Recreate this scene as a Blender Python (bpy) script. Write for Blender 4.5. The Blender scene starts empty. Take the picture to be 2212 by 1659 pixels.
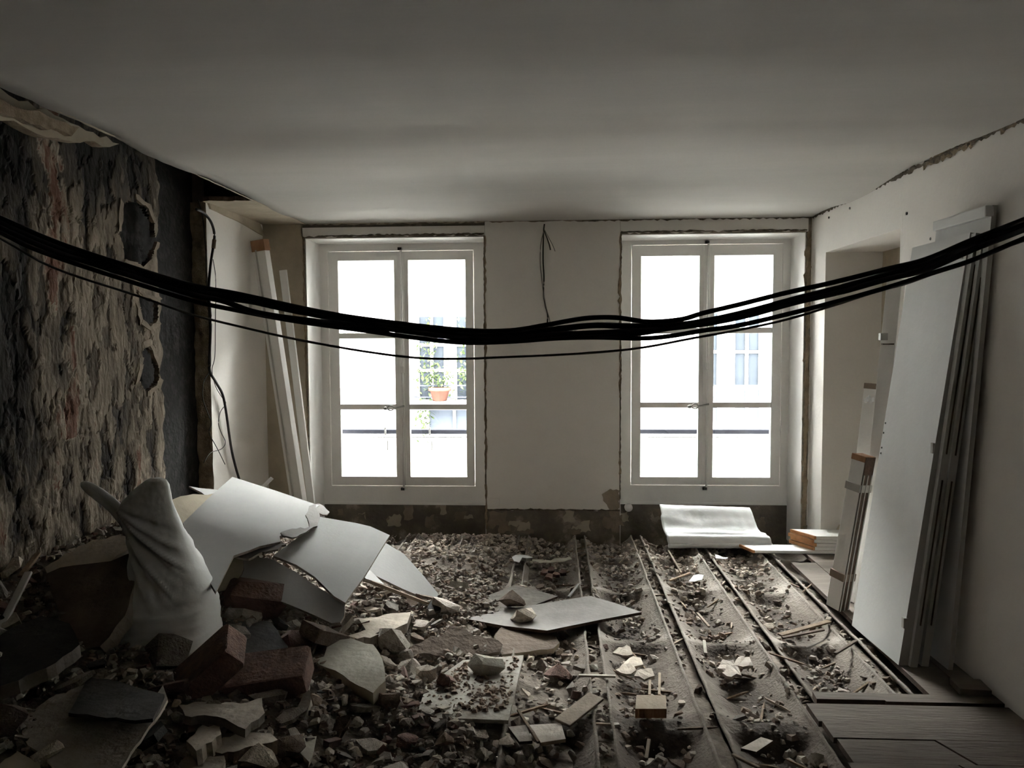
import bpy, bmesh, math, random
from math import sin, cos, pi, sqrt, exp
from mathutils import Vector as V, Matrix, noise, geometry

# ------------------------------------------------------------------ camera
F = 1640.0                       # focal length in pixels of the 2212 x 1659 frame
CAM = V((0, 0, 1.57))
YAW, PITCH, ROLL = 0.05624, 0.05910, -0.005
sc = bpy.context.scene
COL = sc.collection
ROT = (Matrix.Rotation(YAW, 3, 'Z') @ Matrix.Rotation(pi / 2 - PITCH, 3, 'X') @ Matrix.Rotation(ROLL, 3, 'Z'))
cd = bpy.data.cameras.new('camera'); cam = bpy.data.objects.new('camera', cd); COL.objects.link(cam)
cd.sensor_width = 36; cd.lens = F / 2212 * 36; cd.clip_start = 0.02; cd.clip_end = 200
cam.matrix_world = Matrix.Translation(CAM) @ ROT.to_4x4()
sc.camera = cam

# ------------------------------------------------------------------ world and light
w = bpy.data.worlds.new('overcast_sky'); sc.world = w; w.use_nodes = True
bg = w.node_tree.nodes['Background']
bg.inputs[0].default_value = (1.0, 0.985, 0.965, 1); bg.inputs[1].default_value = 120.0
sd = bpy.data.lights.new('hazy_sun', 'SUN'); sd.energy = 0.5; sd.angle = math.radians(20); sd.color = (1, 0.97, 0.92)
sun = bpy.data.objects.new('hazy_sun', sd); COL.objects.link(sun)
sun.rotation_euler = (math.radians(42), 0, math.radians(-15))   # over our roof on to the houses across the street
sc.view_settings.view_transform = 'Standard'; sc.view_settings.look = 'None'
sc.view_settings.gamma = 1; sc.view_settings.use_curve_mapping = False
sc.view_settings.exposure = 1.45
sc.cycles.max_bounces = 8; sc.cycles.diffuse_bounces = 6; sc.cycles.use_adaptive_sampling = True; sc.cycles.adaptive_threshold = 0.03; sc.cycles.transparent_max_bounces = 12
sc.cycles.use_denoising = True; sc.cycles.sample_clamp_indirect = 8

rnd = random.Random(11)

# ------------------------------------------------------------------ pixel rays
def ray(px, py):
    d = ROT @ V(((px - 1106) / F, -(py - 829.5) / F, -1.0)); return d.normalized()
def hitY(px, py, y): d = ray(px, py); return CAM + d * ((y - CAM.y) / d.y)
def hitZ(px, py, z=0.0): d = ray(px, py); return CAM + d * ((z - CAM.z) / d.z)
def hitX(px, py, x): d = ray(px, py); return CAM + d * ((x - CAM.x) / d.x)
def hitP(px, py, p0, n): d = ray(px, py); return CAM + d * ((p0 - CAM).dot(n) / d.dot(n))

# ------------------------------------------------------------------ materials
MATS = {}
def mat(name, c1, c2=None, scale=6, rough=.85, bump=.15, bscale=None, detail=6, rand=0, c3=None, metal=0, stretch=None, spec=.3, lo=.35, hi=.65):
    m = bpy.data.materials.new(name); m.use_nodes = True; N = m.node_tree.nodes; L = m.node_tree.links
    b = N['Principled BSDF']; b.inputs['Roughness'].default_value = rough; b.inputs['Metallic'].default_value = metal
    b.inputs['Specular IOR Level'].default_value = spec
    tc = N.new('ShaderNodeTexCoord'); src = tc.outputs['Object']
    if stretch:
        mp = N.new('ShaderNodeMapping'); mp.inputs['Scale'].default_value = stretch; L.new(src, mp.inputs[0]); src = mp.outputs[0]
    col = None
    if c2 is None: c2 = tuple(x * .86 for x in c1)
    nz = N.new('ShaderNodeTexNoise'); nz.inputs['Scale'].default_value = scale; nz.inputs['Detail'].default_value = detail; nz.inputs['Roughness'].default_value = .65
    L.new(src, nz.inputs['Vector'])
    r = N.new('ShaderNodeValToRGB'); e = r.color_ramp.elements
    e[0].position = lo; e[0].color = (*c1, 1); e[1].position = hi; e[1].color = (*c2, 1)
    if c3:
        x = e.new((lo + hi) / 2); x.color = (*c3, 1)
    L.new(nz.outputs['Fac'], r.inputs[0]); col = r.outputs[0]
    if rand:
        oi = N.new('ShaderNodeObjectInfo'); mr = N.new('ShaderNodeMapRange')
        mr.inputs['To Min'].default_value = 1 - rand; mr.inputs['To Max'].default_value = 1 + rand
        L.new(oi.outputs['Random'], mr.inputs['Value'])
        hs = N.new('ShaderNodeHueSaturation'); L.new(col, hs.inputs['Color']); L.new(mr.outputs[0], hs.inputs['Value']); col = hs.outputs[0]
    L.new(col, b.inputs['Base Color'])
    if bump:
        n2 = N.new('ShaderNodeTexNoise'); n2.inputs['Scale'].default_value = bscale or scale * 6; n2.inputs['Detail'].default_value = 8
        L.new(src, n2.inputs['Vector'])
        bp = N.new('ShaderNodeBump'); bp.inputs['Strength'].default_value = bump; bp.inputs['Distance'].default_value = .02
        L.new(n2.outputs['Fac'], bp.inputs['Height']); L.new(bp.outputs[0], b.inputs['Normal'])
    MATS[name] = m; return m
def tonemat(name, ramp, rough=.9, bump=.6, bscale=30, grain=9, amt=.35, stretch=None):
    """colour from the point attribute 'tone' (mostly which substance lies at that spot), broken up with noise"""
    m = bpy.data.materials.new(name); m.use_nodes = True; N = m.node_tree.nodes; L = m.node_tree.links
    b = N['Principled BSDF']; b.inputs['Roughness'].default_value = rough; b.inputs['Specular IOR Level'].default_value = .2
    at = N.new('ShaderNodeAttribute'); at.attribute_name = 'tone'
    tc = N.new('ShaderNodeTexCoord'); src = tc.outputs['Object']
    if stretch:
        mp = N.new('ShaderNodeMapping'); mp.inputs['Scale'].default_value = stretch; L.new(src, mp.inputs[0]); src = mp.outputs[0]
    nz = N.new('ShaderNodeTexNoise'); nz.inputs['Scale'].default_value = grain; nz.inputs['Detail'].default_value = 9; nz.inputs['Roughness'].default_value = .7
    L.new(src, nz.inputs['Vector'])
    ad = N.new('ShaderNodeMath'); ad.operation = 'MULTIPLY_ADD'; ad.inputs[1].default_value = amt
    L.new(nz.outputs['Fac'], ad.inputs[0]); L.new(at.outputs['Fac'], ad.inputs[2])
    sb = N.new('ShaderNodeMath'); sb.operation = 'SUBTRACT'; sb.inputs[1].default_value = amt / 2; L.new(ad.outputs[0], sb.inputs[0])
    r = N.new('ShaderNodeValToRGB'); els = r.color_ramp.elements
    els[0].position = ramp[0][0]; els[0].color = (*ramp[0][1], 1); els[1].position = ramp[-1][0]; els[1].color = (*ramp[-1][1], 1)
    for p, c in ramp[1:-1]: e = els.new(p); e.color = (*c, 1)
    L.new(sb.outputs[0], r.inputs[0]); L.new(r.outputs[0], b.inputs['Base Color'])
    n2 = N.new('ShaderNodeTexNoise'); n2.inputs['Scale'].default_value = bscale; n2.inputs['Detail'].default_value = 10; L.new(src, n2.inputs['Vector'])
    bp = N.new('ShaderNodeBump'); bp.inputs['Strength'].default_value = bump; bp.inputs['Distance'].default_value = .03
    L.new(n2.outputs['Fac'], bp.inputs['Height']); L.new(bp.outputs[0], b.inputs['Normal'])
    MATS[name] = m; return m

mat('wall_white', (.84, .81, .77), (.79, .76, .72), 1.3, .8, .08, 40)
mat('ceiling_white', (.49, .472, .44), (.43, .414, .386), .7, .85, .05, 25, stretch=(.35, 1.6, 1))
mat('beige', (.50, .44, .34), (.38, .33, .25), 3, .9, .2)
mat('paint_white', (.88, .865, .84), (.83, .815, .79), 3, .5, .05, 60)
mat('panel_white', (.70, .70, .69), (.62, .62, .61), 2, .55, .04, 50)
mat('edge_grey', (.50, .485, .455), (.42, .405, .38), 4, .7, .1)
mat('dark_wood', (.10, .065, .045), (.05, .035, .025), 8, .8, .3)
mat('raw_wood', (.36, .20, .11), (.25, .13, .07), 12, .8, .3, stretch=(1, 1, .2))
mat('orange_wood', (.52, .26, .12), (.36, .17, .07), 15, .75, .3)
mat('pale_wood', (.32, .255, .19), (.23, .178, .127), 10, .8, .2, rand=.3)
mat('lath_wood', (.24, .17, .11), (.13, .09, .06), 12, .85, .3, rand=.5)
mat('stripped', (.14, .12, .10), (.52, .45, .37), 4, .95, .4, 20, c3=(.20, .17, .135), lo=.40, hi=.70)
mat('brown_plaster', (.30, .245, .19), (.17, .14, .105), 4, .95, .5, 20)
mat('soot', (.012, .011, .010), (.045, .042, .038), 14, .95, .4, 30, lo=.5, hi=.8)
mat('void', (.02, .019, .018), None, 3, .95, .3)
mat('crack', (.045, .038, .030), (.20, .165, .12), 30, .95, .4)
mat('chip', (.34, .27, .19), (.20, .15, .10), 20, .95, .5)
mat('dirt', (.10, .082, .067), (.21, .178, .148), 9, .98, .6, 40, c3=(.15, .125, .102))
mat('plasterboard', (.45, .447, .44), (.40, .397, .39), 2.5, .85, .05, 60)
mat('board_core', (.36, .32, .27), (.26, .23, .19), 12, .95, .4)
mat('plaster_bit', (.56, .49, .41), (.37, .32, .265), 7, .95, .5, 25, rand=.45)
mat('grey_bit', (.36, .322, .282), (.235, .205, .175), 7, .95, .5, 25, rand=.5)
mat('brick', (.185, .112, .09), (.115, .074, .061), 9, .95, .6, 30, rand=.3)
mat('brown_bit', (.25, .188, .145), (.15, .112, .086), 6, .95, .5, 30, rand=.4)
mat('dark_bit', (.035, .034, .033), (.06, .056, .052), 6, .9, .3, 30, rand=.3)
mat('pink_plaster', (.54, .465, .40), (.38, .32, .27), 7, .95, .5, 25)
mat('stone_cream', (.42, .395, .335), (.30, .278, .232), 5, .95, .35, 25)
mat('board_dirty', (.36, .335, .295), (.15, .122, .096), 7, .9, .3, 40, lo=.42, hi=.68)
mat('board_grey', (.235, .216, .203), (.175, .158, .147), 5, .8, .12, 40)
mat('old_board', (.165, .138, .117), (.115, .095, .079), 3, .85, .25, 18, stretch=(.6, 5, 1))
mat('joist', (.12, .098, .08), (.23, .195, .16), 14, .95, .6, 40, rand=.2)
mat('bag', (.80, .81, .80), (.75, .76, .75), 3, .45, .12, 30, spec=.4)
mat('cable_black', (.010, .010, .011), None, 5, .45, .05)
mat('wire_grey', (.20, .185, .165), None, 5, .6, .05)
mat('wire_dark', (.035, .032, .030), None, 5, .6, .05)
mat('iron', (.03, .028, .026), None, 5, .6, .1)
mat('latch_metal', (.42, .41, .39), None, 8, .45, .05, metal=.3)
mat('plastic_white', (.90, .91, .92), (.84, .85, .86), 5, .75, .1, 12)
mat('tape', (.22, .17, .13), None, 8, .5, .1)
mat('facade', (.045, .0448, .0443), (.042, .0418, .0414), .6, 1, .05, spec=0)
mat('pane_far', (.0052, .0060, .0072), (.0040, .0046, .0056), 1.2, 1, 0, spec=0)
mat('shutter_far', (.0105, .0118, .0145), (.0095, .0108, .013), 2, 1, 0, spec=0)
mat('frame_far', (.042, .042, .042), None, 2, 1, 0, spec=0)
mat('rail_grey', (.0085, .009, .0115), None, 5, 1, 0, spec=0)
mat('terracotta', (.022, .0105, .008), None, 8, 1, .1, spec=0)
mat('leaf', (.006, .009, .0035), (.013, .017, .008), 20, 1, 0, spec=0)
mat('paving', (.07, .069, .066), None, 1, .9, 0)
m = bpy.data.materials.new('glass'); m.use_nodes = True; N = m.node_tree.nodes; N.clear()
o = N.new('ShaderNodeOutputMaterial'); mx = N.new('ShaderNodeMixShader'); t = N.new('ShaderNodeBsdfTransparent'); g = N.new('ShaderNodeBsdfGlossy')
g.inputs['Roughness'].default_value = .02; t.inputs[0].default_value = (.95, .97, .96, 1)
fr = N.new('ShaderNodeFresnel'); fr.inputs[0].default_value = 1.45
lk = m.node_tree.links.new; lk(fr.outputs[0], mx.inputs[0]); lk(t.outputs[0], mx.inputs[1]); lk(g.outputs[0], mx.inputs[2]); lk(mx.outputs[0], o.inputs[0])
MATS['glass'] = m
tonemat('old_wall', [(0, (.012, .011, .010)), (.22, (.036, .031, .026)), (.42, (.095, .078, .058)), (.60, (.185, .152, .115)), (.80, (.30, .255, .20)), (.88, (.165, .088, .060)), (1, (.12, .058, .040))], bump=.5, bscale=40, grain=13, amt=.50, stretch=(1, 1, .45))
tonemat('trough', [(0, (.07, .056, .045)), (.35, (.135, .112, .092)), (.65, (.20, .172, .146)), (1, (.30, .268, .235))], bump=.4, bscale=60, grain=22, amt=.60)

# ------------------------------------------------------------------ object helpers
def mesh(name, verts, faces, m=None, parent=None, smooth=False):
    me = bpy.data.meshes.new(name); me.from_pydata([tuple(v) for v in verts], [], faces); me.update()
    return obj(name, me, m, parent, smooth)
def obj(name, me, m=None, parent=None, smooth=False):
    o = bpy.data.objects.new(name, me); COL.objects.link(o)
    if m:
        for k in ([m] if isinstance(m, str) else m): me.materials.append(MATS[k])
    if smooth:
        for p in me.polygons: p.use_smooth = True
    if parent: o.parent = parent
    return o
def empty(name, loc=(0, 0, 0)):
    o = bpy.data.objects.new(name, None); COL.objects.link(o); o.location = loc; o.empty_display_size = .1; return o
def tag(o, label, cat, group=None):
    o['label'] = label; o['category'] = cat
    if group: o['group'] = group
    return o
def struct(o, label=None):
    o['kind'] = 'structure'
    if label: o['label'] = label
    return o
def stuff(o, label, cat=None):
    o['kind'] = 'stuff'; o['label'] = label
    if cat: o['category'] = cat
    return o
BOXF = [(0, 1, 2, 3), (7, 6, 5, 4), (0, 4, 5, 1), (1, 5, 6, 2), (2, 6, 7, 3), (3, 7, 4, 0)]
class MB:
    def __init__(s): s.v = []; s.f = []
    def box(s, x0, x1, y0, y1, z0, z1):
        n = len(s.v)
        s.v += [(x0, y0, z0), (x0, y1, z0), (x1, y1, z0), (x1, y0, z0), (x0, y0, z1), (x0, y1, z1), (x1, y1, z1), (x1, y0, z1)]
        s.f += [tuple(n + i for i in f) for f in BOXF]; return s
    def hexa(s, bottom, top):
        n = len(s.v); s.v += [tuple(p) for p in bottom] + [tuple(p) for p in top]
        s.f += [tuple(n + i for i in f) for f in BOXF]; return s
    def tube(s, pts, r, seg=8, cap=True):
        pts = [V(p) for p in pts]; n0 = len(s.v); up = V((0, 0, 1))
        for i, p in enumerate(pts):
            t = (pts[min(i + 1, len(pts) - 1)] - pts[max(i - 1, 0)]).normalized()
            a = t.cross(up)
            if a.length < .05: a = t.cross(V((1, 0, 0)))
            a.normalize(); b = a.cross(t)
            rr = r[i] if isinstance(r, (list, tuple)) else r
            for k in range(seg):
                an = 2 * pi * k / seg; s.v.append(tuple(p + a * rr * cos(an) + b * rr * sin(an)))
        for i in range(len(pts) - 1):
            for k in range(seg):
                a0 = n0 + i * seg + k; a1 = n0 + i * seg + (k + 1) % seg; s.f.append((a0, a1, a1 + seg, a0 + seg))
        if cap:
            s.f.append(tuple(n0 + k for k in range(seg))[::-1]); e = n0 + (len(pts) - 1) * seg; s.f.append(tuple(e + k for k in range(seg)))
        return s
    def build(s, name, m, parent=None, smooth=False, bevel=0):
        o = mesh(name, s.v, s.f, m, parent, smooth)
        if bevel:
            bm = bmesh.new(); bm.from_mesh(o.data); bmesh.ops.recalc_face_normals(bm, faces=bm.faces)
            bmesh.ops.bevel(bm, geom=bm.edges[:], offset=bevel, segments=2, affect='EDGES', profile=.6); bm.to_mesh(o.data); bm.free()
        else:
            bm = bmesh.new(); bm.from_mesh(o.data); bmesh.ops.recalc_face_normals(bm, faces=bm.faces); bm.to_mesh(o.data); bm.free()
        return o
def grid(name, fn, nu, nv, m, parent=None, smooth=True, tone=None, drop=None):
    """fn(i/nu, j/nv) -> point; tone(p) -> 0..1; drop(p) -> True to leave a hole"""
    P = [fn(i / nu, j / nv) for j in range(nv + 1) for i in range(nu + 1)]; Fc = []
    for j in range(nv):
        for i in range(nu):
            a = j * (nu + 1) + i; q = (a, a + 1, a + nu + 2, a + nu + 1)
            if drop and drop(sum((V(P[k]) for k in q), V()) / 4): continue
            Fc.append(q)
    o = mesh(name, P, Fc, m, parent, smooth)
    if tone:
        at = o.data.attributes.new('tone', 'FLOAT', 'POINT')
        for i, p in enumerate(P): at.data[i].value = tone(V(p))
    return o
def smoothpath(pts, n=6):
    pts = [V(p) for p in pts]; out = []
    for i in range(len(pts) - 1):
        p0 = pts[max(i - 1, 0)]; p1 = pts[i]; p2 = pts[i + 1]; p3 = pts[min(i + 2, len(pts) - 1)]
        for k in range(n):
            t = k / n; out.append(.5 * ((2 * p1) + (p2 - p0) * t + (2 * p0 - 5 * p1 + 4 * p2 - p3) * t * t + (3 * p1 - p0 - 3 * p2 + p3) * t ** 3))
    out.append(pts[-1]); return out
def fbm(p, o=4): return noise.fractal(V(p), .9, 2.1, o)
def jag(poly, step, amp, r):
    """polygon (2-D tuples) with its edges roughened"""
    out = []
    for i, a in enumerate(poly):
        b = poly[(i + 1) % len(poly)]; a = V(a); b = V(b); L = (b - a).length; n = max(1, int(L / step))
        d = (b - a).normalized() if L else V((0, 0)); nn = V((-d.y, d.x))
        for k in range(n):
            out.append(a + (b - a) * k / n + (nn * r.uniform(-amp, amp) if k else V((0, 0))))
    return out
def prism(name, poly3, off, mats, parent=None):
    """flat polygon in space extruded by the vector off; mats = (face, edge, back)"""
    P = [V(p) for p in poly3]; n = len(P); off = V(off)
    tri = geometry.tessellate_polygon([P])
    vs = P + [p + off for p in P]; fs = []; mi = []
    for t in tri:
        fs.append(tuple(t)); mi.append(0); fs.append(tuple(n + k for k in reversed(t))); mi.append(2)
    for i in range(n): j = (i + 1) % n; fs.append((i, j, n + j, n + i)); mi.append(1)
    o = mesh(name, vs, fs, list(mats), parent)
    for p, k in zip(o.data.polygons, mi): p.material_index = min(k, len(mats) - 1)
    bm = bmesh.new(); bm.from_mesh(o.data); bmesh.ops.recalc_face_normals(bm, faces=bm.faces); bm.to_mesh(o.data); bm.free()
    return o
def to_origin(o):
    """put the object's origin at the middle of its base"""
    vs = [v.co for v in o.data.vertices]
    c = V(((min(v.x for v in vs) + max(v.x for v in vs)) / 2, (min(v.y for v in vs) + max(v.y for v in vs)) / 2, min(v.z for v in vs)))
    o.data.transform(Matrix.Translation(-c)); o.location = c; return o

# ------------------------------------------------------------------ room sizes
YB = 6.0; YF = 6.36; XR = 1.975; XL = -2.32; XS = -2.42; XC = -1.98; ZC = 2.49; ZT = 3.15; YREAR = -2.6
ax0, ax1 = hitY(664, 800, YB).x, hitY(1048, 800, YB).x
bx0, bx1 = hitY(1340, 800, YB).x, hitY(1737, 800, YB).x
ztop = hitY(856, 512, YB).z
zsill1, zsill2 = hitY(870, 1087, YF).z, hitY(1520, 1087, YF).z

# ------------------------------------------------------------------ wall_back
wb = MB()
wb.box(-2.9, ax0, YB, 6.62, -.5, ZT).box(ax1, bx0, YB, 6.62, -.5, ZT).box(bx1, 2.9, YB, 6.62, -.5, ZT)
wb.box(ax0, ax1, YB, 6.62, ztop, ZT).box(bx0, bx1, YB, 6.62, ztop, ZT)
wb.box(ax0, ax1, YF, 6.62, -.5, zsill1).box(bx0, bx1, YF, 6.62, -.5, zsill2)
wall_back = struct(wb.build('wall_back', 'stripped'), 'window wall with two deep recesses and bare stained plaster along its foot')
r = random.Random(3)
def skin(name, x0, x1, z0, z1, m='wall_white', parent=wall_back, foot=.012, y=YB, t=.012):
    n = max(2, int((x1 - x0) / .035)); pts = [(x0, z1)] + [(x0 + (x1 - x0) * i / n, z0 + r.uniform(-foot, foot)) for i in range(n + 1)] + [(x1, z1)]
    return prism(name, [(a, y - t, b) for a, b in pts], (0, t, 0), (m, 'chip', m), parent)
zp = hitY(1196, 1100, YB).z
skin('paint_layer', ax1 + .006, bx0 - .006, zp, ZC)
skin('paint_layer', ax0 - .03, ax1 + .004, ztop + .008, ZC - .03); skin('paint_layer', bx0 - .004, bx1 + .01, ztop + .008, ZC)
skin('paint_layer', XL, ax0 - .012, .02, ZC, 'beige'); skin('paint_layer', bx1 + .035, XR, .1, ZC)
# painted reveals inside the recesses
for (x0, x1, zs) in ((ax0, ax1, zsill1), (bx0, bx1, zsill2)):
    MB().box(x0, x0 + .006, YB + .01, YF, zs - .3, ztop).build('reveal_paint', 'paint_white', wall_back)
    MB().box(x1 - .006, x1, YB + .01, YF, zs - .3, ztop).build('reveal_paint', 'paint_white', wall_back)
    MB().box(x0, x1, YB + .01, YF, ztop - .006, ztop).build('reveal_paint', 'paint_white', wall_back)
    MB().box(x0, x0 + .006, YF + .09, 6.63, zs, ztop).box(x1 - .006, x1, YF + .09, 6.63, zs, ztop).box(x0, x1, YF + .09, 6.63, ztop - .006, ztop).build('outer_reveal', 'paint_white', wall_back)
    MB().box(x0 - .06, x1 + .06, YF + .085, 6.90, zs + .02, zs + .10).build('outer_sill', 'dirt', wall_back)
def crackline(a, b, wd, nrm, parent, m='crack', gap=.25, step=.03, seed=1, lift=.004):
    """broken-off plaster along an arris: a jagged ribbon, interrupted here and there"""
    a = V(a); b = V(b); d = b - a; L = d.length; d.normalize(); nrm = V(nrm); s = d.cross(nrm).normalized(); rr = random.Random(seed); vs = []; fs = []
    n = int(L / step); on = False
    for i in range(n + 1):
        p = a + d * (L * i / n); k = noise.noise(p * 3.1 + V((seed, 0, 0))) * .5 + .5
        if k < gap: on = False; continue
        wv = wd * (.25 + 1.2 * k * rr.random()); w2 = wd * .5 * rr.random()
        vs += [tuple(p - s * w2 + nrm * lift), tuple(p + s * wv + nrm * lift), tuple(p + s * wv * .5 + nrm * (lift + .006 * rr.random()))]
        if on:
            q = len(vs) - 6; fs += [(q, q + 2, q + 5, q + 3), (q + 2, q + 1, q + 4, q + 5)]
        on = True
    if fs: return mesh('broken_edge', vs, fs, m, parent)
yk = YB - .012; nY = (0, -1, 0)
for i, (x0, x1) in enumerate(((ax0, ax1), (bx0, bx1))):
    crackline((x0, yk, ztop + .012), (x1, yk, ztop + .012), -.014, nY, wall_back, 'crack', .2, .02, 5 + i)
    crackline((x0, yk, ztop), (x0, yk, .5), .022, nY, wall_back, 'chip', .3, .03, 7 + i)
    crackline((x1, yk, ztop), (x1, yk, .05), -.022, nY, wall_back, 'chip', .22, .03, 9 + i)
    crackline((x0, yk, ztop), (x0, yk, .3), -.008, nY, wall_back, 'crack', .3, .02, 17 + i)
    crackline((x1, yk, ztop), (x1, yk, .3), .008, nY, wall_back, 'crack', .3, .02, 19 + i)
crackline((bx1 + .02, yk, ZC - .02), (bx1 + .02, yk, .1), .040, nY, wall_back, 'chip', .38, .03, 31)
crackline((XL, yk, ZC), (ax1, yk, ZC), -.03, nY, wall_back, 'beige', .05, .03, 23)
crackline((ax1 - .9, yk, ZC), (bx0, yk, ZC), -.026, nY, wall_back, 'brown_plaster', .1, .03, 25)
crackline((bx0 - .3, yk, ZC), (XR, yk, ZC), -.032, nY, wall_back, 'crack', .05, .025, 24)
crackline((ax1, yk, zp), (bx0, yk, zp), .012, nY, wall_back, 'crack', .1, .03, 26)
pp = [hitY(a, b, yk - .002) for a, b in ((1300, 1068), (1318, 1056), (1338, 1060), (1338, 1150), (1322, 1150), (1316, 1100), (1303, 1082))]
prism('bare_patch', [(q_.x, yk - .003, q_.y) for q_ in jag([(p_.x, p_.z) for p_ in pp], .02, .008, random.Random(9))], (0, .004, 0), ('brown_plaster',), wall_back)
for (cx, cz, ww, hh, mm, yy) in ((.12, .17, .09, .12, 'beige', YB), (.47, .12, .16, .1, 'brown_plaster', YB), (-.45, .13, .16, .14, 'brown_plaster', YB), (.9, .11, .13, .09, 'brown_plaster', YF), (1.17, .12, .1, .1, 'beige', YF), (1.55, .08, .1, .05, 'beige', YF), (-.95, .12, .06, .08, 'beige', YF), (-1.25, .1, .08, .14, 'brown_plaster', YF)):
    rr = random.Random(int(cx * 1000)); q = jag([(cx - ww / 2, cz - hh / 2), (cx + ww / 2, cz - hh / 2 * .8), (cx + ww * .4, cz + hh / 2), (cx - ww / 2, cz + hh * .4)], .03, .018, rr)
    prism('plaster_remnant', [(a.x, yy - .005, a.y) for a in q], (0, .006, 0), (mm,), wall_back)

rr = random.Random(91)
for k in range(26):
    side = k % 3; x0, x1, yy = ((ax0 + .05, ax1 - .05, YF), (ax1 + .05, bx0 - .05, YB), (bx0 + .05, bx1 - .05, YF))[side]
    cx = rr.uniform(x0, x1); cz = rr.uniform(.02, .115); ww = rr.uniform(.03, .13); hh = rr.uniform(.03, .11)
    q = jag([(cx - ww / 2, cz - hh / 2), (cx + ww / 2, cz - hh * .4), (cx + ww * .4, cz + hh / 2), (cx - ww * .4, cz + hh * .35)], .02, .014, rr)
    prism('plaster_remnant', [(a.x, yy - .003 - .0005 * (k % 5), a.y) for a in q], (0, .004, 0), (rr.choice(['brown_plaster', 'stripped', 'beige', 'brown_plaster']),), wall_back)
# ------------------------------------------------------------------ windows
def window(n, c0, c1, ct, cb, gl, gr, gt, gb, mun, x0, x1, zs, label):
    root = struct(empty('window_%d' % n, ((x0 + x1) / 2, YF, zs)), label); inv = Matrix.Translation(-root.location)
    def put(mb, name, m, par=root, **k):
        o = mb.build(name, m, None, **k); o.data.transform(inv); o.parent = par; return o
    X = lambda p: hitY(p, 800, YF).x
    Z = lambda p, q=(c0 + c1) / 2: hitY(q, p, YF).z
    xa, xb, zt, zb = X(c0), X(c1), Z(ct), Z(cb); fy = YF
    fb = MB().box(x0, xa, fy, fy + .09, zs, ztop).box(xb, x1, fy, fy + .09, zs, ztop).box(xa, xb, fy, fy + .09, zt, ztop).box(xa, xb, fy, fy + .09, zs, zb)
    fb.box(xa, xa + .02, fy + .055, fy + .09, zb, zt).box(xb - .02, xb, fy + .055, fy + .09, zb, zt).box(xa, xb, fy + .055, fy + .09, zt - .02, zt).box(xa, xb, fy + .055, fy + .09, zb, zb + .02)
    put(fb, 'frame', 'paint_white')
    put(MB().box(x0, x1, fy - .006, fy + .02, zs - .012, zs + .006), 'sill_edge', 'paint_white')
    g_t, g_b = Z(gt), Z(gb); mz = [Z(q) for q in mun]; gp = .006; xm = X((gl[1] + gr[0]) / 2)
    for k, (ga, gb_) in enumerate((gl, gr)):
        u0, u1 = X(ga), X(gb_); s0 = xa + gp if k == 0 else xm + .002; s1 = xm - .002 if k == 0 else xb - gp
        y0, y1 = fy - .004, fy + .045; T, B = zt - gp, zb + gp
        cs = put(MB().box(s0, u0, y0, y1, B, T).box(u1, s1, y0, y1, B, T).box(u0, u1, y0, y1, g_t, T).box(u0, u1, y0, y1, B, g_b), 'casement', 'paint_white')
        for z in mz: put(MB().box(u0, u1, y0 + .006, y1 - .006, z - .023, z + .023), 'glazing_bar', 'paint_white', cs, bevel=.004)
        zz = [g_b] + sorted(mz) + [g_t]
        for i in range(3): put(MB().box(u0 - .002, u1 + .002, fy + .018, fy + .021, zz[i] + (.015 if i else -.002), zz[i + 1] - (.015 if i < 2 else -.002)), 'pane', 'glass', cs)
    # cover strip, espagnolette rod, knob handle, keepers
    put(MB().box(xm - .03, xm + .028, fy - .016, fy - .004, zb + .012, zt - .012), 'meeting_strip', 'paint_white', bevel=.004)
    put(MB().tube([(xm + .006, fy - .026, zb - .03), (xm + .006, fy - .026, zt + .02)], .0085, 8), 'espagnolette_rod', 'paint_white', smooth=True)
    hz = mz[0] if mz[0] < mz[1] else mz[1]
    hd = put(MB().tube([(xm + .02, fy - .035, hz + .01), (xm - .03, fy - .04, hz), (xm - .065, fy - .045, hz - .004)], [.008, .007, .006], 8), 'handle', 'latch_metal', smooth=True)
    ring = [(xm - .095 + .026 * cos(a), fy - .045, hz - .006 + .020 * sin(a)) for a in [2 * pi * i / 16 for i in range(17)]]
    put(MB().tube(ring, .0055, 6), 'handle_ring', 'latch_metal', hd, smooth=True)
    put(MB().tube([(xm - .122, fy - .045, hz - .008), (xm - .134, fy - .045, hz - .009), (xm - .147, fy - .045, hz - .009), (xm - .158, fy - .045, hz - .009)], [.006, .015, .014, .004], 10), 'handle_knob', 'latch_metal', hd, smooth=True)
    for z, d in ((zt + .012, 1), (zb - .02, -1)): put(MB().box(xm - .02, xm + .012, fy - .036, fy, z - .011, z + .011), 'keeper', 'iron', bevel=.003)
    put(MB().box(xm - .008, xm + .02, fy - .04, fy - .01, (zt + zb) / 2 - .03, (zt + zb) / 2 + .03), 'rod_guide', 'paint_white', bevel=.004)
window(1, 712, 1025, 541, 1050, (734, 854), (884, 1007), 562, 1030, (725, 879), ax0, ax1, zsill1, 'tall white double casement window on the left, six panes, knob handle')
window(2, 1363, 1688, 527, 1049, (1384, 1509), (1541, 1667), 552, 1031, (714, 875), bx0, bx1, zsill2, 'tall white double casement window on the right, six panes, knob handle')
# portals only steer the sky's sampling through the two openings; they give off nothing
for k, (x0, x1, zs) in enumerate(((ax0, ax1, zsill1), (bx0, bx1, zsill2))):
    ld = bpy.data.lights.new('sky_portal', 'AREA'); ld.shape = 'RECTANGLE'; ld.size = x1 - x0 - .1; ld.size_y = ztop - zs - .1; ld.cycles.is_portal = True
    lo = bpy.data.objects.new('sky_portal', ld); COL.objects.link(lo); lo.location = ((x0 + x1) / 2, 6.6, (zs + ztop) / 2); lo.rotation_euler = (-pi / 2, 0, 0)

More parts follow.
